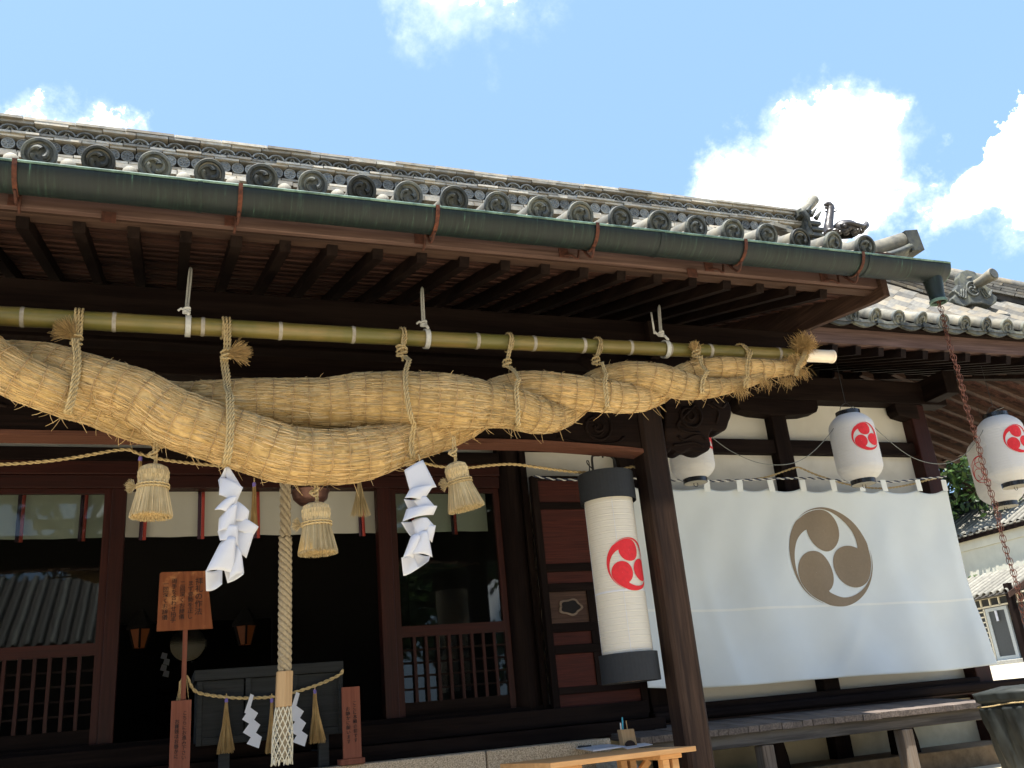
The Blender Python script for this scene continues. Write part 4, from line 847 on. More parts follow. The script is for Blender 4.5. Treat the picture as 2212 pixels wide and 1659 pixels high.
# ------------------------------------------------------------------ the great straw rope: three strands, seen points x, y, radius, distance Y
RYC = 4.98
S = {
 'left': [(-120, 700, 52, 4.86), (-50, 755, 52, 4.84), (0, 792, 52, 4.83), (63, 825, 49, 4.84), (130, 850, 48, 4.88), (197, 872, 46, 4.95), (250, 892, 46, 4.99), (305, 912, 46, 5.02), (365, 922, 46, 5.05), (440, 925, 44, 5.10), (520, 930, 42, 5.12), (620, 925, 38, 5.14), (700, 915, 30, 5.16)],
 'middle': [(-120, 800, 46, 5.06), (-50, 790, 48, 5.08), (20, 780, 44, 5.06), (100, 789, 49, 5.01), (170, 813, 53, 4.93), (240, 836, 57, 4.87), (300, 858, 60, 4.84), (375, 902, 64, 4.83), (455, 930, 65, 4.83), (538, 957, 64, 4.84), (620, 982, 63, 4.85), (705, 988, 61, 4.86), (782, 981, 58, 4.88), (843, 965, 50, 4.92), (895, 947, 47, 4.97), (950, 925, 50, 5.02), (1000, 900, 50, 5.05), (1050, 872, 46, 5.06), (1110, 850, 45, 5.03), (1156, 843, 42, 4.98), (1200, 846, 41, 4.94), (1250, 850, 38, 4.91), (1300, 855, 36, 4.91), (1345, 860, 33, 4.92), (1385, 860, 29, 4.95), (1425, 845, 26, 5.0), (1458, 822, 25, 5.02), (1495, 803, 24, 5.0), (1537, 796, 23, 4.96), (1580, 795, 23, 4.94), (1633, 796, 20, 4.94), (1680, 797, 17, 4.95), (1712, 793, 13, 4.95), (1733, 778, 10, 4.95)],
 'right': [(330, 850, 30, 5.12), (400, 865, 40, 5.07), (453, 868, 46, 5.02), (534, 869, 52, 4.99), (619, 870, 53, 4.98), (693, 871, 55, 4.96), (768, 866, 60, 4.94), (840, 864, 62, 4.91), (907, 865, 62, 4.88), (982, 869, 60, 4.86), (1045, 874, 52, 4.86), (1100, 880, 46, 4.87), (1145, 893, 42, 4.90), (1185, 900, 36, 4.95), (1225, 885, 32, 5.0), (1262, 850, 32, 5.03), (1300, 826, 32, 5.0), (1342, 812, 29, 4.94), (1385, 812, 31, 4.90), (1418, 818, 33, 4.88), (1454, 828, 33, 4.87), (1495, 837, 27, 4.88), (1523, 838, 23, 4.90), (1564, 835, 17, 4.92), (1606, 826, 13, 4.93), (1650, 814, 10, 4.93)],
}
STR = {}
for k_, pts in S.items():
    q = spline(np.array(pts, float), 260); P = np.array([at(a_, c_, Y=y_) for a_, c_, r_, y_ in q]); R = np.array([r_ * depth(p) / F for p, (a_, c_, r_, y_) in zip(P, q)])
    Q = resample(np.column_stack([P, R]), .012); STR[k_] = (Q[:, :3], Q[:, 3])
def frontY(x, y, default=4.95):
    best = default
    for P, R in STR.values():
        c = (P - CAM) @ CM.T; sx = CX + F * c[:, 0] / -c[:, 2]; sy = CY - F * c[:, 1] / -c[:, 2]; rp_ = R * F / -c[:, 2]
        d = np.hypot(sx - x, sy - y); i = int(np.argmin(d / rp_))
        if d[i] < rp_[i]: best = min(best, P[i, 1] - .022 - .97 * math.sqrt(max(0, R[i] ** 2 - (d[i] / rp_[i] * R[i]) ** 2)))
    return best
ro = np.array(at(800, 900, Y=4.95))
rope = thing('straw_rope', 'huge twisted golden straw rope slung under the bamboo, tapering to the right', 'straw rope', loc=tuple(ro))
for k_, (P, R) in STR.items():
    P = P - ro; T = np.gradient(P, axis=0); T /= np.linalg.norm(T, axis=1)[:, None]; N = frames(T); B = np.cross(T, N)
    s_ = np.concatenate([[0], np.cumsum(np.linalg.norm(np.diff(P, axis=0), axis=1))]); Lt = s_[-1]
    nb = max(4, int(Lt / .098)); ck = np.sort(np.linspace(.05, Lt - .03, nb) + rng.normal(size=nb) * .004)
    dmin = np.min(np.abs(s_[:, None] - ck[None]), axis=1); puff = np.interp(s_, (ck[:-1] + ck[1:]) / 2, rng.uniform(.985, 1.015, len(ck) - 1)); pinch = (1 - .038 * np.exp(-(dmin / .018) ** 2)) * (puff if k_ else 1)
    base = MB(); a = np.linspace(0, 2 * PI, 33)[:-1]; rr_ = (R * pinch * .955)[:, None] * (1 + .012 * rng.normal(size=(len(P), 32)))
    V = P[:, None] + (np.cos(a)[None, :, None] * N[:, None] + np.sin(a)[None, :, None] * B[:, None]) * rr_[:, :, None]
    base.grid(V, closeu=True); so_ = part('strand', base, 'straw_base', rope, smooth=True)
    area = 2 * PI * np.mean(R) * Lt; K = int(area / .00040 / 1.4)
    s0 = rng.uniform(0, Lt, K); ln = rng.uniform(.07, .14, K); th = rng.uniform(0, 2 * PI, K); tw = rng.normal(size=K) * .05 + .03
    def surf(sv, tv, off):
        out_ = np.empty((len(sv), 3)); r_ = np.interp(sv, s_, R * pinch) + off
        Pi = np.stack([np.interp(sv, s_, P[:, i]) for i in range(3)], 1); Ni = np.stack([np.interp(sv, s_, N[:, i]) for i in range(3)], 1); Bi = np.stack([np.interp(sv, s_, B[:, i]) for i in range(3)], 1)
        return Pi + (np.cos(tv)[:, None] * Ni + np.sin(tv)[:, None] * Bi) * r_[:, None]
    rm = np.interp(s0, s_, R); dth = tw * ln / np.maximum(rm, .02)
    o1, o2 = rng.uniform(-.006, .0, K), rng.uniform(-.004, .004, K)
    A = surf(s0 - ln / 2, th - dth / 2, o1); Bq = surf(s0 + ln / 2, th + dth / 2, o2); Cm = surf(s0, th, (o1 + o2) / 2 + .0015)
    mb = MB(); straws(mb, A, Bq, rng.uniform(.0012, .0028, K), 3, bend=Cm - (A + Bq) / 2)
    mb.k = 1; K3 = int(K * .11); ci = rng.integers(0, len(ck), K3); s3 = ck[ci] + rng.uniform(-.004, .004, K3); th3 = rng.uniform(0, 2 * PI, K3); l3 = rng.uniform(.015, .05, K3) * np.where(rng.uniform(size=K3) < .5, 1, -1)
    straws(mb, surf(s3, th3, np.full(K3, .0015)), surf(s3 + l3, th3 + rng.normal(size=K3) * .03, np.full(K3, .0005)), rng.uniform(.0010, .0018, K3), 3); mb.k = 0
    # loose ends, more of them along the belly and towards the thin end
    K2 = int(K * .08); s1 = rng.uniform(.02, Lt, K2); th1 = rng.uniform(0, 2 * PI, K2)
    A = surf(s1, th1, np.full(K2, -.004)); out_ = surf(s1, th1, np.full(K2, .05)) - A; tdir = np.stack([np.interp(s1, s_, T[:, i]) for i in range(3)], 1)
    low = np.clip(-out_[:, 2] / .05, 0, 1); ln1 = rng.uniform(.02, .045, K2) * (1 + low * 1.1)
    D = out_ / .05 * (.25 + .5 * rng.uniform(size=K2) * (.4 + low))[:, None] + tdir * rng.uniform(.3, 1., K2)[:, None] * np.where(rng.uniform(size=K2) < .7, 1, -1)[:, None] + rng.normal(size=(K2, 3)) * .2 + np.array([0, 0, -.15])
    D /= np.linalg.norm(D, axis=1)[:, None]; straws(mb, A, A + D * ln1[:, None], .0015, 3, bend=out_ * .08)
    st = part('straw', mb, ['straw', 'straw_gap'], so_, kind='stuff')
    for c_ in ck:
        i = int(np.searchsorted(s_, c_)); i = min(i, len(P) - 1); q = np.linspace(0, 2 * PI, 40); r_ = R[i] * .95 + .0065; sk = rng.normal() * .05
        rg_ = P[i] + (np.cos(q)[:, None] * N[i] + np.sin(q)[:, None] * B[i]) * r_ + T[i] * (np.sin(q + rng.uniform(0, 6)) * .006)[:, None] + T[i] * (rng.normal(size=40) * .0012)[:, None]
        cb = MB().tube(rg_, .0030, 5, cap=False); part('binding_cord', cb, 'binding', so_)
# the frayed bundle where the rope ends at the pole
tf = np.array(at(1733, 745, Y=4.93)) - ro; mb = MB(); K = 1500
A = tf + rng.normal(size=(K, 3)) * (.02, .02, .015) - (0, 0, .01); D = rng.normal(size=(K, 3)) * (.8, .6, .9) + (.15, -.1, .35); D /= np.linalg.norm(D, axis=1)[:, None]
straws(mb, A, A + D * rng.uniform(.03, .10, K)[:, None], .0011, 3, bend=rng.normal(size=(K, 3)) * .012)
for cx_, cy_, n_ in ((1728, 800, 130), (1700, 818, 120), (1650, 822, 70), (1600, 838, 90), (1712, 770, 120)):
    A = np.array(at(cx_, cy_, Y=4.9)) - ro + rng.normal(size=(n_, 3)) * (.03, .02, .01); D = rng.normal(size=(n_, 3)) * .5 + (.1, 0, -.9); D /= np.linalg.norm(D, axis=1)[:, None]
    straws(mb, A, A + D * rng.uniform(.03, .085, n_)[:, None], .0012, 3, bend=rng.normal(size=(n_, 3)) * .006)
part('end_tuft', mb, 'tuft', rope, kind='stuff')
el = MB()
for j in range(3): twisted(el, [p - ro for p in spline([at(1716, 812, Y=4.88), at(1722, 790, Y=4.87), at(1735, 765, Y=4.90), at(1737, 752, Y=4.93), at(1730, 748, Y=4.98)], 20) + np.array((j * .012, 0, 0))], .006, k=2)
part('end_lashing', el, 'straw_cord', rope, smooth=True)
# ties between the pole and the rope
def wrapcord(th, o, pts2, off, r, name='cord', k=2, back=None):
    """cord seen through the given points, lying on the front of whatever strand is there; pts2: (x, y)"""
    P2 = resample(spline(np.array(pts2, float), 30), 9); P = []
    for x, y in P2: P.append(at(x, y, Y=frontY(x, y, BY - .06) - r * .8))
    P = np.array(P); P[:, 1] = np.min([np.pad(P[:, 1], 2, mode='edge')[i:i + len(P)] for i in range(5)], axis=0) - .004; P[:, 1] = np.convolve(np.pad(P[:, 1], 2, mode='edge'), np.ones(5) / 5, 'valid'); P = np.array([at(*proj(p)[:2], Y=p[1]) for p in P]) + off
    if back is not None: P = np.vstack([P, back])
    mb = MB(); twisted(mb, P - o, r, k=k); return part(name, mb, 'straw_cord', th, smooth=True)
TIES = [  # pole x, knot, path over the rope, cords, description
 (170, (165, 735), [(166, 748), (168, 790), (160, 840), (148, 893)], 3, 'three-cord straw tie at the far left, a brush of ends over its knot'),
 (487, (488, 766), [(484, 775), (490, 840), (497, 900), (495, 960), (488, 1003)], 3, 'three-cord straw tie with a fan-shaped frayed end sticking out to the right'),
 (868, (868, 762), [(870, 780), (874, 830), (882, 880), (887, 930), (888, 990)], 2, 'two-cord straw tie with a long barrel knot over the middle of the rope'),
 (1098, (1095, 785), [(1098, 795), (1106, 825), (1115, 860), (1118, 895), (1112, 925)], 2, 'straw tie with a round knot hanging below the pole, right of the middle'),
 (1289, (1287, 780), [(1290, 790), (1299, 815), (1306, 840), (1310, 865), (1306, 884)], 2, 'thin straw tie with a small knot, third from the right'),
 (1499, (1503, 765), [(1505, 775), (1512, 800), (1516, 825), (1515, 850)], 2, 'straw tie with a short splayed end standing over the pole, second from the right'),
 (1597, (1600, 745), [(1602, 752), (1613, 780), (1612, 810), (1607, 836)], 2, 'plain rope tie without a knot, nearest the thin end of the great rope')]
for ti, (xp, kn, path, nc, lab) in enumerate(TIES):
    o = np.array(bam(xp)); th = thing('straw_tie', lab, 'rope tie', 'straw ties holding the great rope', tuple(o)); r_ = .0075 if ti < 3 else .0068
    for j in range(nc):
        dx = (j - (nc - 1) / 2) * r_ * 2.3
        lp = MB(); twisted(lp, [np.array((dx + .004 * math.sin(q), -.060 * math.sin(q), .060 * math.cos(q))) for q in np.linspace(-.2, PI * 1.25, 24)] if ti != 6 else [np.array((dx + .015 * q, -.060 * math.sin(q), .060 * math.cos(q))) for q in np.linspace(-.2, PI * 1.0, 24)], r_, k=2)
        part('pole_loop', lp, 'straw_cord', th, smooth=True)
        wrapcord(th, o, [(x + dx * 330, y) for x, y in path], np.zeros(3), r_ * 1.15, back=[np.array(at(path[-1][0] + dx * 330, path[-1][1] + 3, Y=4.95))])
    if ti == 6: continue
    kp = np.array(at(*kn, Y=BY - .075)) - o; kb = MB()
    for a_ in range(4 if ti == 2 else 3):
        R_ = .026 if ti != 2 else .030; zc = (a_ - 1.2) * .017
        twisted(kb, [kp + np.array((R_ * math.cos(q), R_ * .7 * math.sin(q), zc + .010 * math.sin(q + a_ * 1.3))) for q in np.linspace(0, 2 * PI, 18)], r_, k=2)
    for j in range(nc): twisted(kb, [kp + ((j - .5) * .014, 0, .0), kp * .5 + ((j - .5) * .014, -.035, 0), np.array(((j - .5) * .014, -.062, 0.))], r_, k=2)
    twisted(kb, [kp + (0, -.01, -.01), np.array(at(*path[0], Y=frontY(*path[0], BY - .07))) - o], r_ * 1.2, k=2)
    part('knot', kb, 'straw_cord', th, smooth=True)
    if ti in (0, 1, 5):
        K = 420 if ti < 2 else 160; dr_ = {0: (-.75, -.3, .6), 1: (.95, -.2, .05), 5: (-.15, -.1, 1.)}[ti]; c0_ = kp + (np.array(dr_) * .02)
        A = c0_ + rng.normal(size=(K, 3)) * .006; D = np.array(dr_) + rng.normal(size=(K, 3)) * .33; D /= np.linalg.norm(D, axis=1)[:, None]
        if ti == 5: c0_ = kp + (0, 0, .02)
        fb = MB(); straws(fb, A, A + D * rng.uniform(.07, .12, K)[:, None] * (1 if ti < 2 else .6), .0016, 3, bend=rng.normal(size=(K, 3)) * .004 + (0, 0, .006)); part('frayed_end', fb, 'tuft', th, kind='stuff')

# ------------------------------------------------------------------ straw tassels under the great rope
def tassel(xc, ytop, xb, yb, wneck, wtop, wbot, lab, lean=0., Y=4.86, ksz=1.):
    """ytop = top of head, yb = foot (grid pixels)"""
    o = np.array(at(xc, ytop, Y=Y)); ft = np.array(at(xb, yb, Y=Y)); px = depth(o) / F
    th = thing('straw_tassel', lab, 'straw tassel', 'straw tassels under the great rope', tuple(o)); D = ft - o; H = np.linalg.norm(D); D /= H
    Xv = np.array((1., 0, 0)); Xv -= D * (Xv @ D); Xv /= np.linalg.norm(Xv); Yv = np.cross(D, Xv)
    wt, wn, wb = wtop * px / 2, wneck * px / 2, wbot * px / 2; zn = .42
    K = 1500; al = rng.uniform(0, 2 * PI, K); q = np.sqrt(rng.uniform(.0, 1, K)); q[:700] = rng.uniform(.93, 1., 700)
    def ringp(rad, h): return (np.cos(al)[:, None] * Xv + np.sin(al)[:, None] * Yv) * (rad * q)[:, None] + D * h
    mb = MB(); A = ringp(wn, H * zn); Bq = ringp(wb, H * 1.0) + D * rng.uniform(-.012, .004, K)[:, None]; straws(mb, A, Bq, .0022, 3)
    part('skirt', mb, 'straw_pale', th, kind='stuff')
    mb = MB(); K = 700; al = np.linspace(0, 2 * PI, K) ; nseg = 7
    prof = [(.10, -.02), (.55, .005), (.88, .05), (1.0, .13), (1.0, .22), (.95, .31), (.93, .42)]
    Gs = []
    for rr_, hh in prof: Gs.append((np.cos(al)[:, None] * Xv + np.sin(al)[:, None] * Yv) * (wt * rr_ * (1 + rng.normal(size=K) * .015))[:, None] + D * H * hh)
    for a_, c_ in zip(Gs[:-1], Gs[1:]): straws(mb, a_, c_, .0028, 3)
    part('head', mb, 'straw_pale', th, kind='stuff')
    part('core', MB().lathe([(wt * .05, 0), (wt * .8, -H * .08), (wt * .93, -H * .3), (wn * .93, -H * zn), (wb * .94, -H * .97), (0, -H * .97)], n=24), 'straw_base', th, smooth=True) if abs(D[0]) < .1 else None
    nk = MB()
    for dz in (-.008, .006): twisted(nk, [D * (H * zn + dz) + (math.cos(a_) * Xv + math.sin(a_) * Yv) * (wn + .006) for a_ in np.linspace(0, 2 * PI, 30)], .006, k=2)
    part('neck_cord', nk, 'straw_cord', th, smooth=True)
    K = 140; c0_ = D * H * zn - Xv * (wn + .012); A = c0_ + rng.normal(size=(K, 3)) * .003; Dd = rng.normal(size=(K, 3)) * (.25, .3, .75) + (-1, -.2, 0.05); Dd /= np.linalg.norm(Dd, axis=1)[:, None]
    fb = MB(); straws(fb, A, A + Dd * rng.uniform(.035, .05, K)[:, None], .0016, 3); twisted(fb, [c0_ + (.015, -.01, -.015), c0_, c0_ + (.012, -.015, .014), c0_ + (.02, 0, 0)], .006, k=2)
    part('bow', fb, 'straw_pale', th, kind='stuff')
    hb = MB(); up = o * 0; zt = .115 * ksz
    for a_ in range(2): twisted(hb, [np.array((.018 * math.cos(q_) * (1 + .4 * a_) - .006, .012 * math.sin(q_), zt * .5 + .018 * math.sin(q_ + a_) + a_ * .014)) for q_ in np.linspace(0, 2 * PI, 18)], .0062, k=2)
    twisted(hb, [np.array((0, 0, -.02)), np.array((.003, -.004, .03)), np.array((-.004, 0, zt * .6)), np.array((0, .0, zt + .05))], .0062, k=2)
    twisted(hb, [np.array((.012, 0, 0.)), np.array((.01, -.004, .04)), np.array((.012, .0, zt + .05))], .0055, k=2)
    part('hanger', hb, 'straw_cord', th, smooth=True)
    return th
tassel(333, 1006, 326, 1117, 60, 62, 88, 'left straw tassel, broad and short, with its bow on the left')
tassel(682, 1088, 687, 1196, 57, 59, 84, 'middle straw tassel, hanging beside the plaited bell rope in front of the bell')
tassel(982, 1001, 1008, 1099, 48, 48, 80, 'right straw tassel, tilted, just right of the second white paper streamer')

# ------------------------------------------------------------------ white paper streamers on the great rope
def streamer(name, lab, quads, Y, group, top, mat='paper_white', n=9, curl=.035):
    """each fold is a curled sheet; quads: four grid points plus depth bulge and sign"""
    o = np.array(at(*top, Y=Y)); th = thing(name, lab, 'paper streamer', group, tuple(o))
    for qd, bulge, dY in quads:
        a_, b_, c_, d_ = [np.array(at(x, y, Y=Y + dY + e_)) - o for (x, y), e_ in zip(qd, (0, 0, .0, .0))]
        G = []
        for v in np.linspace(0, 1, n):
            row = []
            for u_ in np.linspace(0, 1, n):
                p = (1 - v) * ((1 - u_) * a_ + u_ * b_) + v * ((1 - u_) * d_ + u_ * c_); p = p + np.array((0, -bulge * 1.25 * math.sin(PI * (u_ * .65 + v * .35)), bulge * .25 * math.sin(PI * u_))); row.append(p)
            G.append(row)
        s_ = part('paper_fold', MB().grid(np.array(G)), mat, th, smooth=True); md = s_.modifiers.new('t', 'SOLIDIFY'); md.thickness = .0012
    lp = MB(); twisted(lp, [np.array((0, 0, .05)), np.array((.004, -.01, .02)), np.array((0, 0, -.01))], .005, k=2); part('paper_cord', lp, 'straw_cord', th)
    return th
streamer('paper_streamer', 'left white paper streamer of curled zigzag folds, the longer one', [
 ([(487, 1009), (496, 1012), (524, 1056), (492, 1076)], .01, .0), ([(487, 1009), (472, 1034), (474, 1052), (492, 1020)], -.02, -.02),
 ([(476, 1030), (524, 1056), (508, 1092), (472, 1072)], .025, -.01), ([(478, 1085), (511, 1075), (498, 1112), (462, 1105)], .03, -.03),
 ([(500, 1076), (538, 1106), (534, 1128), (490, 1130)], .02, .01), ([(473, 1120), (512, 1090), (505, 1150), (470, 1152)], .035, -.02),
 ([(505, 1110), (558, 1140), (545, 1160), (494, 1144)], .02, .02), ([(470, 1148), (512, 1140), (515, 1180), (474, 1172)], .04, -.01),
 ([(500, 1140), (553, 1138), (532, 1206), (498, 1190)], .02, .03), ([(476, 1172), (508, 1165), (505, 1240), (443, 1238)], .04, -.02),
 ([(500, 1178), (520, 1195), (527, 1238), (494, 1254)], .03, .0), ([(444, 1232), (482, 1222), (480, 1262), (446, 1274)], -.035, -.01),
 ([(482, 1222), (508, 1216), (527, 1240), (492, 1258)], -.02, -.02)], 4.80, 'white paper streamers on the great rope', (487, 1009))
streamer('paper_streamer', 'right white paper streamer of crisp zigzag folds beside the right tassel', [
 ([(873, 1016), (912, 995), (943, 1052), (886, 1070)], .012, .0), ([(886, 1056), (935, 1050), (914, 1082), (872, 1078)], .02, -.02),
 ([(872, 1078), (914, 1074), (906, 1108), (886, 1102)], -.02, .0), ([(893, 1082), (918, 1074), (942, 1098), (912, 1116)], .02, -.01),
 ([(878, 1100), (941, 1096), (936, 1112), (866, 1130)], .03, -.02), ([(866, 1128), (916, 1118), (912, 1150), (888, 1156)], -.02, .0),
 ([(890, 1125), (920, 1120), (938, 1136), (898, 1160)], .02, -.01), ([(892, 1145), (938, 1138), (933, 1172), (905, 1166)], .03, .01),
 ([(893, 1158), (920, 1150), (934, 1204), (888, 1200)], .03, -.01), ([(888, 1158), (905, 1160), (892, 1206), (867, 1208)], .03, -.02),
 ([(867, 1204), (895, 1190), (905, 1226), (874, 1242)], -.025, -.02), ([(893, 1190), (932, 1200), (926, 1212), (878, 1242)], -.02, .01)], 4.80, 'white paper streamers on the great rope', (905, 1000))

# ------------------------------------------------------------------ thin rope across, small tassels on it
RYb = 5.62
tr = np.array(at(900, 1005, Y=RYb)); cp_ = [(-40, 1003), (0, 1003), (70, 999), (150, 990), (265, 971), (300, 980), (360, 994), (440, 1003), (560, 1012), (800, 1012), (905, 1001), (945, 1007), (1000, 1011), (1060, 1005), (1110, 1003), (1165, 1010), (1235, 1019), (1290, 1021), (1330, 1017), (1365, 1008), (1380, 1013)]
thr = thing('thin_straw_rope', 'thin twisted straw rope strung right across the porch behind the great rope', 'rope', loc=tuple(tr))
mb = MB(); twisted(mb, [np.array(at(x, y, Y=RYb)) - tr for x, y in resample(spline(np.array(cp_, float), 160), 8)], .0105, k=2, n=5); part('laid_cord', mb, 'straw_cord', thr, smooth=True)
def brush(name, lab, cat, group, x, y0, y1, spread, Y, mat='tuft', K=160, band=True, lean=0, r=.0016):
    o = np.array(at(x, y0, Y=Y)); px = depth(o) / F; H = (y1 - y0) * px; th = thing(name, lab, cat, group, tuple(o)); mb = MB()
    A = rng.normal(size=(K, 3)) * .0035; Bq = np.stack([rng.uniform(-1, 1, K) * spread * px / 2 + lean * px, rng.uniform(-1, 1, K) * spread * px / 3, -H * rng.uniform(.93, 1., K)], 1)
    mid = (A + Bq) / 2; bend = np.zeros((K, 3)); bend[:, :2] = -mid[:, :2] * .25 + np.sign(mid[:, :2]) * .002
    straws(mb, A, Bq, r, 3, bend=bend); part('stalks', mb, mat, th, kind='stuff')
    part('wrap', MB().lathe([(.007, .012), (.011, .004), (.011, -.012), (.008, -.018)], n=12), 'purple_paper' if band else 'straw_cord', th)
    lp = MB(); twisted(lp, [np.array((0, 0, -.01)), np.array((.0, -.008, .02)), np.array((0, 0, .04))], .004, k=2); part('hanger', lp, 'straw_cord', th); return th
brush('small_tassel', 'small brown straw tassel hanging just left of the bell rope, before the cloth', 'small tassel', 'small tassels on the thin rope', 549, 1046, 1148, 18, RYb, band=True)
brush('small_tassel', 'small spread straw tassel between the bell and the right door post', 'small tassel', 'small tassels on the thin rope', 776, 1034, 1118, 40, RYb, band=False, mat='straw_pale')
brush('small_tassel', 'narrow straw tassel half behind the large left tassel', 'small tassel', 'small tassels on the thin rope', 303, 990, 1070, 10, RYb, K=60)

# ------------------------------------------------------------------ bell and plaited bell rope
bo = np.array(at(670, 1062, Y=5.75)); bl = thing('shrine_bell', 'round reddish-bronze bell half hidden above the middle tassel', 'bell', loc=tuple(bo))
R_ = 39 * depth(bo) / F
part('bell_body', MB().lathe([(R_ * .02, R_ * 1.05), (R_ * .55, R_ * .92), (R_ * .92, R_ * .5), (R_ * 1.0, R_ * .08), (R_ * 1.06, R_ * .04), (R_ * 1.06, -R_ * .04), (R_, -R_ * .08), (R_ * .93, -R_ * .42), (R_ * .60, -R_ * .72), (R_ * .15, -R_ * .80), (R_ * .12, -R_ * .70)], n=40), 'bell_metal', bl, smooth=True)
part('slit', MB().box((-.006, -R_ * 1.0, -R_ * .86), (.006, R_ * 1.0, -R_ * .79)), 'cavity', bl)
part('bell_loop', MB().tube([(.0 + .03 * math.cos(q), 0, R_ * 1.05 + .03 + .03 * math.sin(q)) for q in np.linspace(0, 2 * PI, 18)], .008, 8, cap=False).tube([(0, 0, R_ * 1.1), (0, 0, R_ + .35)], .008, 6), 'bell_metal', bl)
bro = np.array(at(617, 1045, Y=5.65)); br_ = thing('bell_rope', 'thick plaited bell rope with a wooden grip block and a white netted end', 'rope', loc=tuple(bro))
y2 = np.array(at(615, 1450, Y=5.65)) - bro; y3 = np.array(at(609, 1650, Y=5.65)) - bro
mb = MB(); rr_ = .030
def plait(mb, p, q_, r, k=4, pitch=.16, cr=.5):
    L_ = np.linalg.norm(np.array(q_) - p); n_ = int(L_ / .008); t = np.linspace(0, 1, n_)[:, None]; P = p + (np.array(q_) - p) * t; sx_ = t[:, 0] * L_
    for j in range(k):
        a_ = 2 * PI * (sx_ / pitch + j / k); rad = r * (.62 + .08 * np.cos(2 * a_)); mb.tube(P + np.stack([rad * np.cos(a_), rad * np.sin(a_), np.zeros(n_)], 1), r * cr, 7)
plait(mb, np.array((0, 0, .55)), y2 * .30, rr_, pitch=.20); plait(mb, y2 * .30, y2 * 1.0, rr_ * 1.18, pitch=.15, cr=.48)
part('plait', mb, 'bell_rope', br_, smooth=True)
bt, bb = np.array(at(615, 1450, Y=5.65)) - bro, np.array(at(612, 1527, Y=5.65)) - bro
wb_ = 19.5 * depth(bt + bro) / F; oct_ = [(wb_ * math.cos(a_), wb_ * math.sin(a_)) for a_ in np.linspace(PI / 6, 2 * PI + PI / 6, 7)[:-1]]
part('grip_block', MB().prism([(bb[0] + x, bb[1] + y, bb[2]) for x, y in oct_], tuple(bt - bb)), 'tan_wood_z', br_, bev=.004)
# netted end: a diamond net over a soft core, slightly flared
H_ = bb[2] - y3[2]; nn = MB(); ns = 11; r0, r1 = .042, .055
for j in range(ns):
    for sg in (1, -1):
        t = np.linspace(0, 1, 46); a_ = 2 * PI * j / ns + sg * t * 2.6; rad = (r0 + (r1 - r0) * t + .006 * np.sin(PI * t)); nn.tube(np.stack([bb[0] + (y3[0] - bb[0]) * t + rad * np.cos(a_), bb[1] + rad * np.sin(a_), bb[2] - H_ * .97 * t], 1), .0034, 5)
K = 60; al = rng.uniform(0, 2 * PI, K); A = np.stack([y3[0] + r1 * np.cos(al), y3[1] + r1 * np.sin(al), np.full(K, y3[2] + .02)], 1); straws(nn, A, A + np.stack([np.cos(al) * .004, np.sin(al) * .004, -rng.uniform(.015, .03, K)], 1), .003, 4)
part('net', nn, 'net', br_, smooth=True)
part('net_core', MB().lathe([(r0 * .8, bb[2]), (r0 * .88, bb[2] - H_ * .2), (r0 * .62, bb[2] - H_ * .5), (r0 * .5, bb[2] - H_ * .9)], (bb[0], bb[1], 0), 16), 'bell_rope', br_, smooth=True)

# ------------------------------------------------------------------ cloth valance inside the doorway with hanging strips
VYc = PY + .20
vx0, vx1 = -1.9, 2.66; vt0 = at(500, 1047, Y=VYc)[2]; vb0 = at(500, 1157, Y=VYc)[2]
vo = np.array((0.5, VYc, vt0)); va_ = thing('door_valance', 'off-white patterned silk valance hung behind the door posts, with red and purple strips', 'curtain', loc=tuple(vo))
G = [[(x - vo[0], .018 * math.sin(x * 7 + 1) * (1 - .3 * v) + .007 * math.sin(x * 23) - .0, (vt0 - (vt0 - vb0) * v) - vo[2] - .010 * abs(math.sin((x + .3) * PI / .44)) * (1 - v) * .6) for v in np.linspace(0, 1, 8)] for x in np.linspace(vx0, vx1, 160)]
cl = part('cloth', MB().grid(np.array(G)), 'valance_cloth', va_, smooth=True)
for px_ in (-95, 45, 181, 311, 434, 553, 664, 779, 886, 978):
    xs_ = at(px_, 1110, Y=VYc - .04)[0]
    if px_ in (45, 181): xs_ += .0
    zt = vt0 - (.005 if px_ < 230 or px_ > 830 else .07); zb_ = vb0 - .035
    sw = random.uniform(-.006, .006)
    for nm, m_, a_, c_ in (('purple_strip', 'strip_purple', -.026, .0), ('red_strip', 'strip_red', .001, .026)):
        G = [[(xs_ - vo[0] + a_ + (c_ - a_) * u_ + sw * v, -.045 - .010 * v - .004 * math.sin(v * 6), zt + (zb_ - zt) * v - vo[2]) for u_ in (0, 1)] for v in np.linspace(0, 1, 8)]
        s_ = part(nm, MB().grid(np.array(G)), m_, va_, smooth=True); md = s_.modifiers.new('t', 'SOLIDIFY'); md.thickness = .003

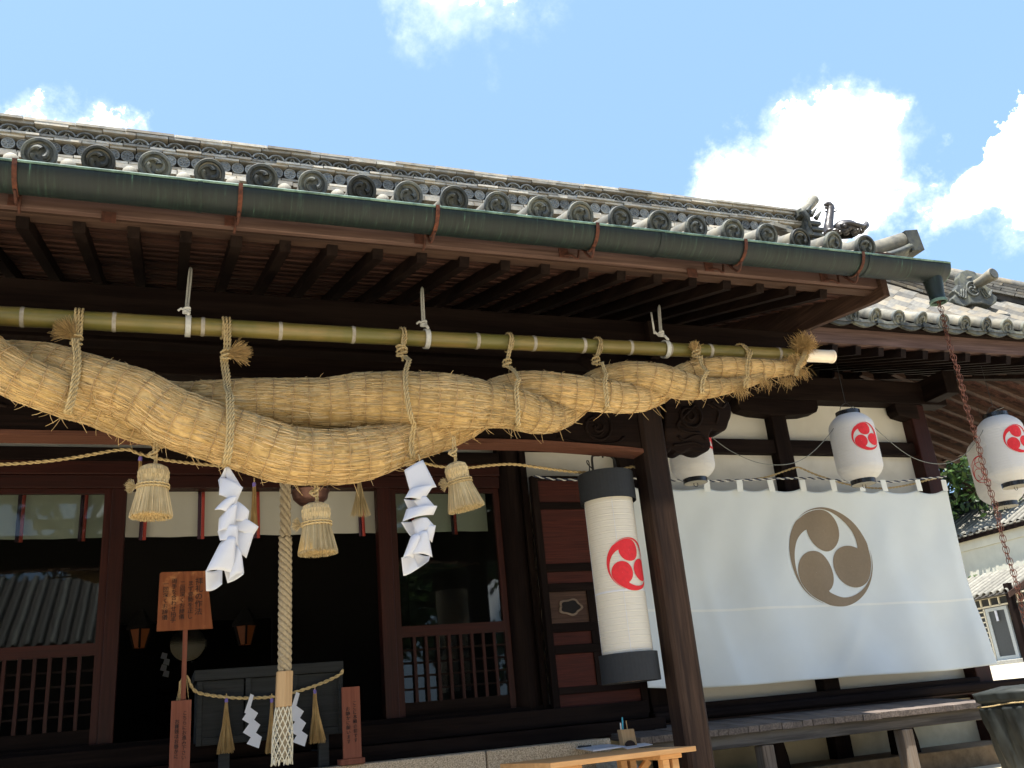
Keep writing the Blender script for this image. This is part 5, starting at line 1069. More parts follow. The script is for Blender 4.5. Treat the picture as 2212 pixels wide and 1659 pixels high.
# ------------------------------------------------------------------ offertory box, its rope, tassels and streamers
SYf = 6.82
def SX(x, y): p = np.array(at(x, y, Y=SYf)); return p
a_, c_ = SX(420, 1450), SX(741, 1426); d_ = SX(422, 1606)
bx0, bx1, bzt, bzb = a_[0], c_[0], (a_[2] + c_[2]) / 2, d_[2]
bxo = thing('offertory_box', 'dark blue-grey wooden offertory box on legs, a straw rope looped across its front', 'offertory box', loc=((bx0 + bx1) / 2, SYf, gzt)); O = np.array(bxo.location)
def bp_(n_, lo, hi, m_='box_wood', bev=.004): return part(n_, MB().box(np.array(lo) - O, np.array(hi) - O), m_, bxo, bev=bev)
bp_('rim', (bx0, SYf - .012, bzt - .07), (bx1, SYf + .03, bzt)); bp_('rim', (bx0, SYf + .42, bzt - .07), (bx1, SYf + .46, bzt)); bp_('rim', (bx0, SYf + .031, bzt - .07), (bx0 + .04, SYf + .419, bzt)); bp_('rim', (bx1 - .04, SYf + .031, bzt - .07), (bx1, SYf + .419, bzt))
xw = (bx1 - bx0 - .06) / 3
for i in range(3): bp_('front_panel', (bx0 + .03 + i * xw + (.018 if i else 0), SYf + .012, bzb), (bx0 + .03 + (i + 1) * xw - (.018 if i < 2 else 0), SYf + .03, bzt - .072))
for i in range(4): bp_('front_stile', (bx0 + .02 + i * xw - .0, SYf - .004, bzb - .02), (bx0 + .055 + i * xw, SYf + .0115, bzt - .072))
bp_('bottom_rail', (bx0 + .056, SYf - .002, bzb - .02), (bx1 - .04, SYf + .01, bzb + .03)); bp_('back_panel', (bx0 + .03, SYf + .42, bzb), (bx1 - .03, SYf + .44, bzt - .072)); bp_('side_panel', (bx0 + .02, SYf + .032, bzb), (bx0 + .04, SYf + .418, bzt - .072)); bp_('side_panel', (bx1 - .04, SYf + .032, bzb), (bx1 - .02, SYf + .418, bzt - .072))
for i in range(9): yb_ = SYf + .06 + i * .04; bp_('grate_bar', (bx0 + .041, yb_, bzt - .045), (bx1 - .041, yb_ + .018, bzt - .015), bev=.002)
for lx in (485, 700):
    xl = at(lx, 1600, Y=SYf)[0]
    for yy in (SYf + .01, SYf + .38): bp_('leg', (xl - .035, yy, gzt + .002), (xl + .035, yy + .06, bzb - .002))
RYo = SYf - .05
rp_ = [(404, 1462), (415, 1485), (430, 1497), (470, 1504), (520, 1508), (580, 1506), (620, 1500), (660, 1488), (700, 1474), (725, 1462), (737, 1455), (741, 1446)]
o = np.array(at(560, 1507, Y=RYo)); sr = thing('box_rope', 'straw rope drooping across the front of the offertory box', 'rope', loc=tuple(o)); mb = MB()
twisted(mb, [np.array(at(x, y, Y=RYo)) - o for x, y in spline(np.array(rp_, float), 80)], .012, k=2); part('laid_cord', mb, 'straw_cord', sr, smooth=True)
mb = MB(); twisted(mb, [np.array(at(x, y, Y=RYo - .02)) - o for x, y in spline(np.array([(415, 1485), (402, 1460), (390, 1475), (392, 1500)], float), 20)], .009, k=2); 
K = 60; A = np.array(at(396, 1470, Y=RYo - .02)) - o + rng.normal(size=(K, 3)) * .01; straws(mb, A, A + np.stack([rng.normal(size=K) * .02, rng.normal(size=K) * .01, -rng.uniform(.1, .2, K)], 1), .002, 3); part('loose_end', mb, 'straw_cord', sr, smooth=True)
for x, y0, y1, sp, K, ln_, lb in ((489, 1512, 1621, 36, 170, 0, 'left straw brush on the offertory box rope'), (587, 1512, 1621, 20, 120, -3, 'middle straw brush on the box rope, half behind the netted rope end'), (680, 1493, 1600, 34, 170, 4, 'right straw brush on the offertory box rope')):
    brush('box_tassel', lb, 'small tassel', 'tassels on the offertory box rope', x, y0, y1, sp, RYo, mat='tuft', K=K, lean=ln_, r=.0022)
def zigzag(lab, x0, y0, sc_, Y, flip=1):
    o = np.array(at(x0, y0, Y=Y)); th = thing('zigzag_streamer', lab, 'paper streamer', 'zigzag papers on the box rope', tuple(o))
    F4 = [[(0, -14), (9, -10), (-5, 42), (-16, 36)], [(-1, 22), (20, 37), (2, 68), (-22, 54)], [(6, 52), (26, 68), (6, 104), (-20, 88)], [(10, 86), (30, 100), (22, 130), (-10, 118)]]
    for i, q in enumerate(F4):
        P = [np.array(at(x0 + a_ * sc_, y0 + c_ * sc_, Y=Y - i * .006)) - o for a_, c_ in q]
        part('paper_fold', MB().prism(P, (0, -.0015, 0)), 'paper_white', th)
zigzag('white zigzag paper left of the netted rope end', 541, 1510, .82, RYo - .02); zigzag('white zigzag paper half behind the netted rope end', 640, 1506, .82, RYo - .02)

# ------------------------------------------------------------------ sign boards
SG = 6.70
sc4 = [at(x, y, Y=SG) for x, y in ((345, 1240), (447, 1229), (460, 1353), (338, 1368))]
o = np.array(at(400, 1510, Y=SG)); sgn_ = thing('wooden_sign', 'weathered orange-brown board on a post with black brush writing', 'sign', loc=tuple(o))
ctr = [np.array(p) - o for p in sc4]; zt_, zb_ = (ctr[0][2] + ctr[1][2]) / 2, (ctr[2][2] + ctr[3][2]) / 2; xl, xr_ = ctr[3][0], ctr[2][0]; xlt, xrt = ctr[0][0], ctr[1][0]
part('board', MB().prism([(xl, 0, zb_), (xr_, 0, zb_), (xrt, 0, zt_ - .01), (xrt - .012, 0, zt_), (xlt + .012, 0, zt_), (xlt, 0, zt_ - .01)], (0, .022, 0)), 'sign_wood', sgn_, bev=.002)
part('post', MB().box((-.012 + (xl + xr_) / 2, .023, gzt - o[2]), (.018 + (xl + xr_) / 2, .05, zb_ + .1)), 'sign_red_wood', sgn_)
cols = ['拝礼の作法', 'まず姿勢を正し', '二回深くお辞儀', '両手を合わせ拍手', '一回深くお辞儀']
wdt = xrt - xlt; hgt = zt_ - zb_
for i, s_ in enumerate(cols):
    sz_ = .056 if i == 0 else .040; me = text_mesh('writing', '\n'.join(s_), sz_, 'ink'); tx = part('writing', MB().box((0, 0, 0), (1e-4, 1e-4, 1e-4)), 'ink', sgn_); tx.data = me; tx['kind'] = 'stuff'
    tx.rotation_euler = (PI / 2, 0, 0); tx.location = (xrt - wdt * (.16 + .175 * i), -.002, (zt_ + zb_) / 2 + (.0 if i else .02)); tx.scale = (.95, .92 if i else .90, 1)
for (xa, ya, xb, yb, xc_, yc_, lab, ss) in ((370, 1514, 414, 1511, 367, 1670, 'narrow reddish writing board standing left of the offertory box, below the taller sign', ('こちらにお進み下さい', 'お賽銭はお静かに')), (738, 1486, 777, 1481, 742, 1640, 'narrow reddish writing board on a foot at the right of the offertory box', ('ここに本殿の前です', 'お静かに願います'))):
    p0, p1 = np.array(at(xa, ya, Y=SG)), np.array(at(xb, yb, Y=SG)); pb_ = np.array(at(xc_, yc_, Y=SG)); zt = (p0[2] + p1[2]) / 2; zb_ = max(pb_[2], gzt + .02); W = p1[0] - p0[0]
    o = np.array(((p0[0] + p1[0]) / 2, SG + .05, gzt)); th = thing('writing_board', lab, 'sign', loc=tuple(o))
    part('board', MB().box((-W / 2, -.05, zb_ - gzt), (W / 2, -.03, zt - gzt)), 'sign_red_wood', th, bev=.003); part('foot', MB().box((-W / 2 - .02, -.06, .002), (W / 2 + .02, .08, zb_ - gzt - .001)), 'sign_red_wood', th, bev=.003)
    for i, s_ in enumerate(ss):
        me = text_mesh('writing', '\n'.join(s_), .030, 'ink'); tx = part('writing', MB().box((0, 0, 0), (1e-4, 1e-4, 1e-4)), 'ink', th); tx.data = me; tx['kind'] = 'stuff'; tx.rotation_euler = (PI / 2, 0, 0); tx.location = (W * (.19 - .38 * i), -.052, (zt + zb_) / 2 - gzt - i * .02)

# ------------------------------------------------------------------ tall lantern
LY = 5.55
t0, t1 = np.array(at(1311, 1055, Y=LY)), np.array(at(1360, 1445, Y=LY)); lx = (t0[0] + t1[0]) / 2; px = depth(t0) / F
capR = 60 * px; bodR = 52 * px
zc1, zc0 = at(1311, 1026, Y=LY)[2], at(1311, 1086, Y=LY)[2]; zd1, zd0 = at(1360, 1412, Y=LY)[2], at(1360, 1474, Y=LY)[2]
o = np.array((lx, LY, zc1)); tl = thing('tall_lantern', 'tall cylindrical paper lantern with black caps and a red swirl crest', 'lantern', loc=tuple(o))
def L(z): return z - o[2]
def capm(z0, z1, R_, n_): part(n_, MB().lathe([(R_ - .006, L(z0)), (R_, L(z0)), (R_, L(z1)), (R_ - .006, L(z1)), (R_ - .006, L(z0))], n=48), 'black_paper', tl, smooth=False)
capm(zc0, zc1, capR, 'top_cap'); capm(zd0, zd1, capR, 'bottom_cap')
part('cap_board', MB().lathe([(0, L(zd0) + .01), (capR - .007, L(zd0) + .01), (capR - .007, L(zd0) + .03), (0, L(zd0) + .03)], n=40), 'tan_wood_z', tl)
part('cap_board', MB().lathe([(0, L(zc1) - .02), (capR - .007, L(zc1) - .02), (capR - .007, L(zc1) - .01), (0, L(zc1) - .01)], n=40), 'black_paper', tl)
nr = 74; zs = np.linspace(L(zd1) - .03, L(zc0) + .03, nr * 3); prof = [(bodR - .0035 * abs(math.sin(PI * i / 3.0)) , z) for i, z in enumerate(zs)]
part('paper_body', MB().lathe(prof, n=64), 'tall_lantern_paper', tl, smooth=True)
for a_ in np.linspace(0, 2 * PI, 5)[:-1] + math.radians(251): part('paper_seam', MB().tube([(bodR * 1.002 * math.cos(a_), bodR * 1.002 * math.sin(a_), L(zc0)), (bodR * 1.002 * math.cos(a_), bodR * 1.002 * math.sin(a_), L(zd1))], .0016, 5), 'paper_white', tl)
part('paper_seam', MB().lathe([(bodR + .0006, L(at(1340, 1280, Y=LY)[2])), (bodR + .0016, L(at(1340, 1282, Y=LY)[2])), (bodR + .0006, L(at(1340, 1284, Y=LY)[2]))], n=64), 'paper_white', tl)
def mark_on_cyl(name, th, o, R_, zc, rm, ang, mat='red_print', rf=None, dense=9, pats=None):
    fn = lambda u_, v_: np.array(((rf(zc + v_) if rf else R_) * math.cos(ang + u_ / R_), (rf(zc + v_) if rf else R_) * math.sin(ang + u_ / R_), zc + v_))
    return part(name, print_on(MB(), pats or tomoe_patches(rm, dense), fn), mat, th, smooth=True)
mkc = at(1362, 1226, Y=LY - bodR * .8); rm = 56 * px; am = math.radians(-90) + .50
mark_on_cyl('crest', tl, o, bodR + .0025, L(at(1349, 1227, Y=LY)[2]) , rm * .97, -PI / 2 + .17)
hk = MB(); zt = L(zc1); hkp = [(-.085, 0, -.01), (-.085, 0, .10), (-.075, 0, .135), (-.05, 0, .14), (-.022, 0, .142), (0, 0, .175), (.022, 0, .142), (.06, 0, .135), (.085, 0, .11), (.09, 0, .05), (.09, 0, -.01)]
hk.tube(spline(hkp, 50), .0085, 8); hk.tube(spline([(-.085, 0, .04), (-.12, 0, .075), (-.125, 0, .10), (-.11, 0, .09), (-.115, 0, .0)], 20), .004, 6); hk.tube([(0, 0, .172), (0, 0, L(rz0) - .0)], .006, 6)
part('iron_hook', hk, 'iron', tl, smooth=True)

# ------------------------------------------------------------------ round lanterns under the main eave
def round_lantern(cx, cy, rpx, Y, lab, mark=None, wd=1., top=4.75):
    c = np.array(at(cx, cy, Y=Y)); px = depth(c) / F; R_ = rpx * px; H = R_ * 3.05
    th = thing('paper_lantern', lab, 'lantern', 'white paper lanterns under the main eave', tuple(c)); zs = np.linspace(-1, 1, 120); hw = H / 2
    def rf(z):
        t = abs(z) / hw; return R_ * (1 - max(0, (t - .58) / .42) ** 2.2 * .44)
    prof = [(rf(z * hw) - .0018 * abs(math.sin(PI * i / 2.5)), z * hw) for i, z in enumerate(zs)]
    part('paper_body', MB().lathe(prof, n=48), 'lantern_paper', th, smooth=True)
    rc = R_ * .545
    for n_, s_ in (('top_cap', 1), ('bottom_cap', -1)):
        z0, z1 = s_ * (hw - .008), s_ * (hw + R_ * .20); part(n_, MB().lathe([(rc - .005, z0), (rc, z0), (rc, z1), (rc - .005, z1), (rc - .005, z0)], n=40), 'black_lacquer', th)
        for a_ in (-2.2, -.9): part('rivet', MB().lathe([(.0, .004), (.005, .003), (.006, 0)], n=8).mesh, 'steel_wire', th) if 0 else None
    part('base_board', MB().lathe([(0, -hw - R_ * .2), (rc - .006, -hw - R_ * .2), (rc - .006, -hw - R_ * .12), (0, -hw - R_ * .12)], n=32), 'plaster_knob', th)
    part('pull_ring', MB().tube([(.02 * math.cos(q), 0, -hw - R_ * .26 + .02 * math.sin(q)) for q in np.linspace(0, 2 * PI, 14)], .003, 5, cap=False), 'iron', th); lp = MB()
    hw2 = hw + R_ * .20; lp.tube(spline([(-rc * .8, 0, hw2), (-rc * .55, 0, hw2 + .05), (0, 0, hw2 + .085), (rc * .55, 0, hw2 + .05), (rc * .8, 0, hw2)], 20), .0035, 5); lp.tube([(0, 0, hw2 + .085), (0, 0, max(hw2 + .12, top - c[2]))], .003, 5)
    part('wire_handle', lp, 'iron', th)
    for a_ in np.linspace(0, 2 * PI, 9)[:-1]: part('paper_seam', MB().tube([(rf(z) * 1.002 * math.cos(a_), rf(z) * 1.002 * math.sin(a_), z) for z in np.linspace(-hw, hw, 20)], .0009, 4), 'paper_white', th)
    if mark is not None:
        if mark[1] == 'solid': mark_on_cyl('crest', th, c, R_, mark[2] * R_, R_ * .66, mark[0], rf=lambda z: rf(z) + .003)
        else:
            mb = MB(); rm_ = R_ * .62
            for G_ in tomoe_patches(rm_):
                E_ = np.vstack([G_[0], G_[-1][::-1]]) if G_.shape[1] > 55 else G_[-1]
                pts = [np.array((rf(v) + .004, 0, 0)) for u_, v in E_]; ang = mark[0]; R1 = R_ + .004
                mb.tube([np.array(((rf(v + mark[2] * R_) + .004) * math.cos(ang + u_ / R1), (rf(v + mark[2] * R_) + .004) * math.sin(ang + u_ / R1), v + mark[2] * R_)) for u_, v in E_], .0032, 4, cap=False)
            part('crest_outline', mb, 'red_print', th)
    return th, c, hw2
LQ = 6.64
la = round_lantern(1848, 967, 47.5, LQ, 'white paper lantern hanging alone before the white wall, red swirl crest on its right', (-PI / 2 - .14, 'solid', .24), top=4.62)
lb_ = round_lantern(2171, 972, 47.5, LQ, 'white paper lantern at the right edge behind the rusty chain, its crest solid red', (-PI / 2 - .16, 'solid', .24), top=4.62)
lc = round_lantern(1490, 965, 47, LQ, 'white paper lantern mostly hidden behind the carved beam end', (-PI / 2 + .62, 'solid', .33), top=4.62)
ld = round_lantern(2150, 1016, 47, 7.9, 'farther white paper lantern with a red outline crest, behind the one at the edge', (-PI + .19, 'line', .0), top=4.62)
wo = np.array(at(1690, 1000, Y=LQ)); wr = thing('lantern_wire', 'thin grey wire drooping between the white paper lanterns', 'wire', loc=tuple(wo))
for pts in ([(1538, 945), (1580, 975), (1640, 1000), (1700, 1003), (1745, 985), (1790, 940), (1822, 893), (1843, 878)], [(1843, 878), (1870, 905), (1930, 960), (1980, 992), (2035, 1002), (2080, 985), (2115, 945), (2140, 895), (2168, 880)]):
    part('wire_span', MB().tube([np.array(at(x, y, Y=LQ)) - wo for x, y in spline(np.array(pts, float), 50)], .0034, 6), 'steel_wire', wr, smooth=True)

# ------------------------------------------------------------------ crest curtain on the wall and its ropes
MY = 7.16
tlc, trc, brc, blc = [np.array(at(x, y, Y=MY)) for x, y in ((1366, 1040), (2048, 1052), (2142, 1435), (1390, 1487))]
mo = (tlc + trc) / 2; mk_ = thing('crest_curtain', 'large off-white cloth curtain with a grey-brown three-comma crest', 'curtain', loc=tuple(mo))
tabs = [1420, 1524, 1595, 1661, 1731, 1796, 1858, 1905, 1980, 2036]; tu = [(at(x, 1050, Y=MY)[0] - tlc[0]) / (trc[0] - tlc[0]) for x in tabs]; tu = [0] + tu
def cloth(u, v):
    i = np.searchsorted(tu, u); sagz = 0
    if 0 < i < len(tu): q = (u - tu[i - 1]) / (tu[i] - tu[i - 1]); sagz = .034 * 4 * q * (1 - q) * max(0, 1 - v * 6)
    top = tlc + (trc - tlc) * u - np.array((0, 0, .035)); bot = blc + (brc - blc) * u + np.array((.0, 0, -.035 * math.sin(PI * u * 1.0) - .012 * math.sin(u * 9)))
    p = top + (bot - top) * v
    y = -.02 + .05 * v * math.sin(u * 17 + v * 2.5) * (.4 + .6 * v) + .026 * math.sin(u * 31 - v * 5) * v + .010 * math.sin((u + v * .5) * 23) * math.sin(v * PI) - .07 * math.sin(PI * v) * .4
    y += .012 * math.sin(u * 57 + 3 * math.sin(v * 4)) * math.sin(PI * min(1, v * 1.3)) * .6 + .010 * math.sin(v * 26 + u * 12) * max(0, v - .6)
    y += .018 * math.exp(-((u - .14 - .10 * v) / .02) ** 2) * v + .035 * math.exp(-((u - .62 + .3 * (v - .7)) / .025) ** 2) * max(0, v - .55) * 2 + .02 * math.exp(-((u - .97) / .02) ** 2) * v
    return p + np.array((0, -y - .04 * v, -sagz))
G = np.array([[cloth(u, v) - mo for v in np.linspace(0, 1, 90)] for u in np.linspace(0, 1, 260)])
cu_ = part('cloth', MB().grid(G), 'curtain_cloth', mk_, smooth=True); md = cu_.modifiers.new('t', 'SOLIDIFY'); md.thickness = .002
v0 = .635
for dv, nm in ((0, 'sewn_seam'),):
    G = np.array([[cloth(u, v) - mo + (0, -.0035, 0) for v in (v0 - .006, v0 + .006)] for u in np.linspace(0.002, .998, 200)]); part(nm, MB().grid(G), 'seam_cloth', mk_, smooth=True)
mc = np.array(at(1806, 1198, Y=MY - .05)); Rm_ = (at(1806, 1090, Y=MY - .05)[2] - at(1806, 1307, Y=MY - .05)[2]) / 2
def onc(u_, v_):
    x, z = mc[0] + u_, mc[2] + v_; U = (x - tlc[0]) / (trc[0] - tlc[0]); V = (tlc[2] - z) / (tlc[2] - (blc[2] + brc[2]) / 2)
    for _ in range(4):
        p = cloth(U, V); U += (x - p[0]) / (trc[0] - tlc[0]); V += (p[2] - z) / (tlc[2] - blc[2])
    return cloth(U, V) - mo + np.array((0, -.004, 0))
part('crest', print_on(MB(), tomoe_patches(Rm_, 12), onc), 'brown_print', mk_, smooth=True)
for i, x in enumerate(tabs):
    c_ = np.array(at(x, 1047, Y=MY)) - mo; z1 = np.array(at(x, 1038, Y=MY - .0))[2] - mo[2]; sl_ = random.uniform(-.01, .01)
    G = [[(c_[0] + dx + sl_ * t_, -.012 - (.012 if t_ < 1 else -.012), z1 + (c_[2] - .085 - z1) * t_) for dx in (-.032, .032)] for t_ in (0, .5, .9)]; tb = part('tab', MB().grid(np.array(G)), 'seam_cloth', mk_); tb['label'] = 'white hanging tab'; del tb['label']; md = tb.modifiers.new('t', 'SOLIDIFY'); md.thickness = .003
def cloth_rope(name, lab, pts, Y, r, mats, k=2):
    o = np.array(at(*pts[len(pts) // 2], Y=Y)); th = thing(name, lab, 'rope', loc=tuple(o)); P = [np.array(at(x, y, Y=Y)) - o for x, y in resample(spline(np.array(pts, float), 120), 6)]
    Pp = resample(P, r * .8); T = np.gradient(Pp, axis=0); T /= np.linalg.norm(T, axis=1)[:, None]; N = frames(T); B = np.cross(T, N); s_ = np.concatenate([[0], np.cumsum(np.linalg.norm(np.diff(Pp, axis=0), axis=1))])
    for j in range(k):
        a_ = 2 * PI * (s_ / (r * 9) + j / k); part('cord_strand', MB().tube(Pp + (np.cos(a_)[:, None] * N + np.sin(a_)[:, None] * B) * r * .5, r * .56, 5), mats[j % len(mats)], th, smooth=True)
cloth_rope('blue_white_rope', 'dark blue and white twisted rope along the top of the crest curtain', [(1152, 1028), (1200, 1035), (1290, 1037), (1380, 1034), (1440, 1037), (1530, 1039), (1600, 1037), (1740, 1033), (1830, 1039), (1920, 1041), (1985, 1035), (2044, 1030)], MY - .01, .0115, ('blue_cord', 'cord_white'))
cloth_rope('peaked_straw_rope', 'straw rope rising to a peak on the middle post behind the curtain rope', [(1500, 1040), (1590, 1037), (1650, 1032), (1715, 1011), (1731, 1012), (1770, 1028), (1830, 1046), (1900, 1055), (1960, 1048), (2000, 1038), (2040, 1029)], MY + .10, .010, ('straw_cord',))

# ------------------------------------------------------------------ rain chain
co = OUT.copy(); ch = thing('rain_chain', 'long rusty brown double-link rain chain hanging from the copper outlet', 'chain', loc=tuple(co))
lk = MB(); a_ = np.linspace(0, 2 * PI, 15)
lk.tube(np.stack([.012 * np.cos(a_), np.zeros(15), .024 * np.sin(a_)], 1), .0023, 5, cap=False); lkm = lk.mesh('chain_link', 'rust', True)
zb_ = gz(co[0], co[1]) + .05; z = .02; i = 0; random.seed(5)
ce = np.array(at(2225, 1330, Y=co[1])) - co; slope = (ce[0]) / (ce[2])
N_ = int((co[2] - zb_) / .036)
for i in range(min(N_, 98)):
    zz_ = .02 - i * .036
    for s_ in (-1, 1):
        o = new('chain_link', lkm, ch, (s_ * .013 + .006 * math.sin(i * .5), .004 * s_, zz_)); o.rotation_euler = (random.uniform(-.15, .15), s_ * .12, (.5 if i % 2 else -1.0) + s_ * .2)

# ------------------------------------------------------------------ writing table, papers, pen block
tz = 1.30
c4 = [np.array(at(x, y, Z=tz)) for x, y in ((1136, 1634), (1189, 1648), (1503, 1611), (1432, 1601))]
tx0, tx1, ty0, ty1 = 1.985, 3.02, 4.80, 5.42
p_fl = np.array(at(1189, 1648, Z=tz)); p_fr = np.array(at(1503, 1611, Z=tz)); dirx = (p_fr - p_fl); Lx = np.linalg.norm(dirx); dirx /= Lx; diry = np.array((-dirx[1], dirx[0], 0)); dep = .62
o = p_fl; tb = thing('writing_table', 'narrow pale wooden table standing before the porch pillar', 'table', loc=tuple(p_fl - (0, 0, tz - gz(p_fl[0], p_fl[1])))); O = np.array(tb.location)
zt = tz - O[2]
def tq(a_, b_): return dirx * a_ + diry * b_
def obx(n_, a0, a1, b0, b1, z0, z1, m_='pale_wood', bev=.003): return part(n_, MB().obox(tq((a0 + a1) / 2, (b0 + b1) / 2) + (0, 0, (z0 + z1) / 2), dirx, diry, (0, 0, 1), abs(a1 - a0) / 2, abs(b1 - b0) / 2, abs(z1 - z0) / 2), m_, tb, bev=bev)
obx('table_top', 0, Lx, 0, dep, zt - .028, zt)
for a0 in (.09, Lx - .20):
    obx('cross_rail', a0 - .02, a0 + .13, .05, dep - .05, zt - .055, zt - .030)
    for da in (0, .055):
        for b0 in (.06, dep - .12): obx('leg', a0 + da * 1.2, a0 + da * 1.2 + .045, b0, b0 + .05, -.1, zt - .056)
part('brace', MB().beam(tq(Lx - .5, .25) + (0, 0, zt - .35), tq(Lx - .17, .25) + (0, 0, zt - .06), .03, .04), 'pale_wood', tb, bev=.002)
def ontab(x, y): p = np.array(at(x, y, Z=tz)); return p
q4 = [ontab(x, y) for x, y in ((1238, 1617), (1310, 1610), (1352, 1614), (1282, 1624))]; o = sum(q4) / 4
bk = thing('open_notebook', 'open white notebook lying flat on the table, nearer its left end', 'notebook', loc=tuple(o)); part('page_block', MB().prism([q - o + (0, 0, .001) for q in q4], (0, 0, .008)), 'paper_white', bk)
part('page', MB().prism([(q - o) * .93 + (0, 0, .0095) for q in q4], (0, 0, .002)), 'paper_white', bk)
q4 = [ontab(x, y) for x, y in ((1334, 1612), (1392, 1606), (1410, 1609), (1356, 1619))]; o = sum(q4) / 4
pd = thing('paper_sheet', 'loose white sheet under the wooden pen block', 'paper', loc=tuple(o)); part('sheet', MB().prism([q - o + (0, 0, .001) for q in q4], (0, 0, .003)), 'paper_white', pd)
o = ontab(1262, 1618) + (0, 0, .012); pn = thing('black_pen', 'black pen lying on the open notebook', 'pen', loc=tuple(o)); part('barrel', MB().tube([(-.04, .02, .006), (.05, -.02, .006)], [.006, .005], 8), 'black_lacquer', pn); part('clip', MB().tube([(-.04, .02, .013), (-.01, .008, .013)], .0015, 5), 'steel_wire', pn)
o = ontab(1357, 1613) + (0, 0, .0045); pxx = depth(o) / F; bkq = thing('pen_block', 'small wooden pen holder block with a bark-edged arch at its foot', 'pen holder', loc=tuple(o))
part('block', MB().prism([(-.045, -.03, 0), (.055, -.03, 0), (.045, -.03, .105), (-.055, -.03, .108)], (0, .06, 0)), 'tan_wood_z', bkq, bev=.004)
part('bark_arch', MB().prism([(.04 * math.cos(q), -.034, .035 * math.sin(q) + .001) for q in np.linspace(0, PI, 12)], (0, .01, 0)), 'brown_wood_x', bkq)
for (x0, y0, x1, y1, m_, lb, r_) in ((1347, 1592, 1344, 1549, 'pen_blue', 'light blue pencil standing in the pen block', .0052), (1344, 1592, 1340, 1561, 'pen_white', 'short white pen beside the blue one in the block', .005), (1359, 1592, 1352, 1556, 'tan_wood_z', 'plain wooden pencil leaning in the pen block', .004)):
    a0 = np.array(at(x0, y0 + 8, Y=o[1])); a1 = np.array(at(x1, y1, Y=o[1])); th = thing('pencil', lb, 'pencil', loc=tuple(a0)); part('shaft', MB().tube([(0, 0, 0), tuple((a1 - a0) * .97)], r_, 8), m_, th); part('tip', MB().tube([tuple((a1 - a0) * .971), tuple(a1 - a0)], [r_, r_ * .3], 8), m_, th)

# ------------------------------------------------------------------ covered bin at the right
BYc = 5.55; tz_ = at(2125, 1500, Y=BYc)[2]; bxl = at(2125, 1500, Y=BYc)[0]; gzb = gz(bxl + .3, BYc); o = np.array((bxl + .83, BYc + .3, gzb)); bn = thing('covered_bin', 'dark green tarpaulin-covered bin tied round with cord beside the veranda', 'covered bin', loc=tuple(o)); Ht = tz_ - gzb
G = []
for h in np.linspace(0, 1, 40):
    row = []
    for t_ in np.linspace(0, 2 * PI, 97)[:-1]:
        rx, ry = (.42 - .10 * (1 - h)) , (.34 - .08 * (1 - h)); sq = (abs(math.cos(t_)) ** 4 + abs(math.sin(t_)) ** 4) ** -.25
        f_ = 1 + (.035 * math.sin(t_ * 9 + h * 3) + .03 * math.sin(t_ * 17 - h * 5) + .02 * math.sin(t_ * 31 + h * 9)) * min(1, (1 - h) * 3) ** .7
        if abs(h - .86) < .02: f_ *= .93
        row.append((rx * sq * f_ * math.cos(t_), ry * sq * f_ * math.sin(t_), h * Ht * 1.0))
    G.append(row)
G.append([(x * .5, y * .5, Ht + .03 + .01 * math.sin(i * .4)) for i, (x, y, z) in enumerate(G[-1])]); G.append([(0, 0, Ht + .035)] * 96)
part('tarpaulin', MB().grid(np.array(G), closeu=True), 'tarp', bn, smooth=True); cb = MB(); R3 = []
for t_ in np.linspace(0, 2 * PI, 60): sq = (abs(math.cos(t_)) ** 4 + abs(math.sin(t_)) ** 4) ** -.25; R3.append((.405 * sq * math.cos(t_), .325 * sq * math.sin(t_), Ht * .855 - .01 * math.sin(t_ * 3)))
twisted(cb, R3, .006, k=2); part('tie_cord', cb, 'straw_cord', bn)

# ------------------------------------------------------------------ roof guardian on the porch corner
o = np.array(at(1828, 500, Y=4.80)); px = depth(o) / F; gd = thing('turtle_statue', 'dark ceramic long-necked turtle statue with an upturned tail on the porch roof corner', 'roof statue', loc=tuple(o))
def T_(zx, zy, dy=0):
    return np.array(at((2450 + zx / 4.424) / 1.4756, (600 + zy / 4.424) / 1.4756, Y=4.80)) - o + np.array((0, dy, 0))
sh = MB(); c0_ = T_(1090, 580); 
for q_ in (1,):
    W_, D_, Hh = abs(T_(1260, 580)[0] - T_(930, 580)[0]) / 2, .085, abs(T_(1090, 490)[2] - T_(1090, 600)[2])
    sh.grid(np.array([[(c0_[0] + W_ * math.cos(e_) * math.cos(t_), c0_[1] + D_ * math.cos(e_) * math.sin(t_), c0_[2] - .005 + Hh * 1.1 * math.sin(e_)) for t_ in np.linspace(0, 2 * PI, 29)] for e_ in np.linspace(-.5, PI / 2, 12)]))
shl = part('shell', sh, 'ceramic_dark', gd, smooth=True); pl = MB()
for i in range(-2, 3):
    pl.tube([(c0_[0] + i * W_ * .32 + .003, c0_[1] + D_ * math.cos(e_) * s__ * math.sqrt(max(0, 1 - (i * .32) ** 2)), c0_[2] + Hh * .86 * math.sin(e_) * math.sqrt(max(0, 1 - (i * .32) ** 2)) - .004) for s__, e_ in [(-1, e) for e in np.linspace(.1, PI / 2, 8)]], .0012, 5)
for e_ in (.35, .8): pl.tube([(c0_[0] + W_ * math.cos(e_) * math.cos(t_), c0_[1] + D_ * math.cos(e_) * math.sin(t_) - .001, c0_[2] + Hh * .85 * math.sin(e_) - .004) for t_ in np.linspace(PI, 2 * PI, 24)], .0012, 5)
part('shell_plates', pl, 'ceramic_dark', shl, smooth=True)
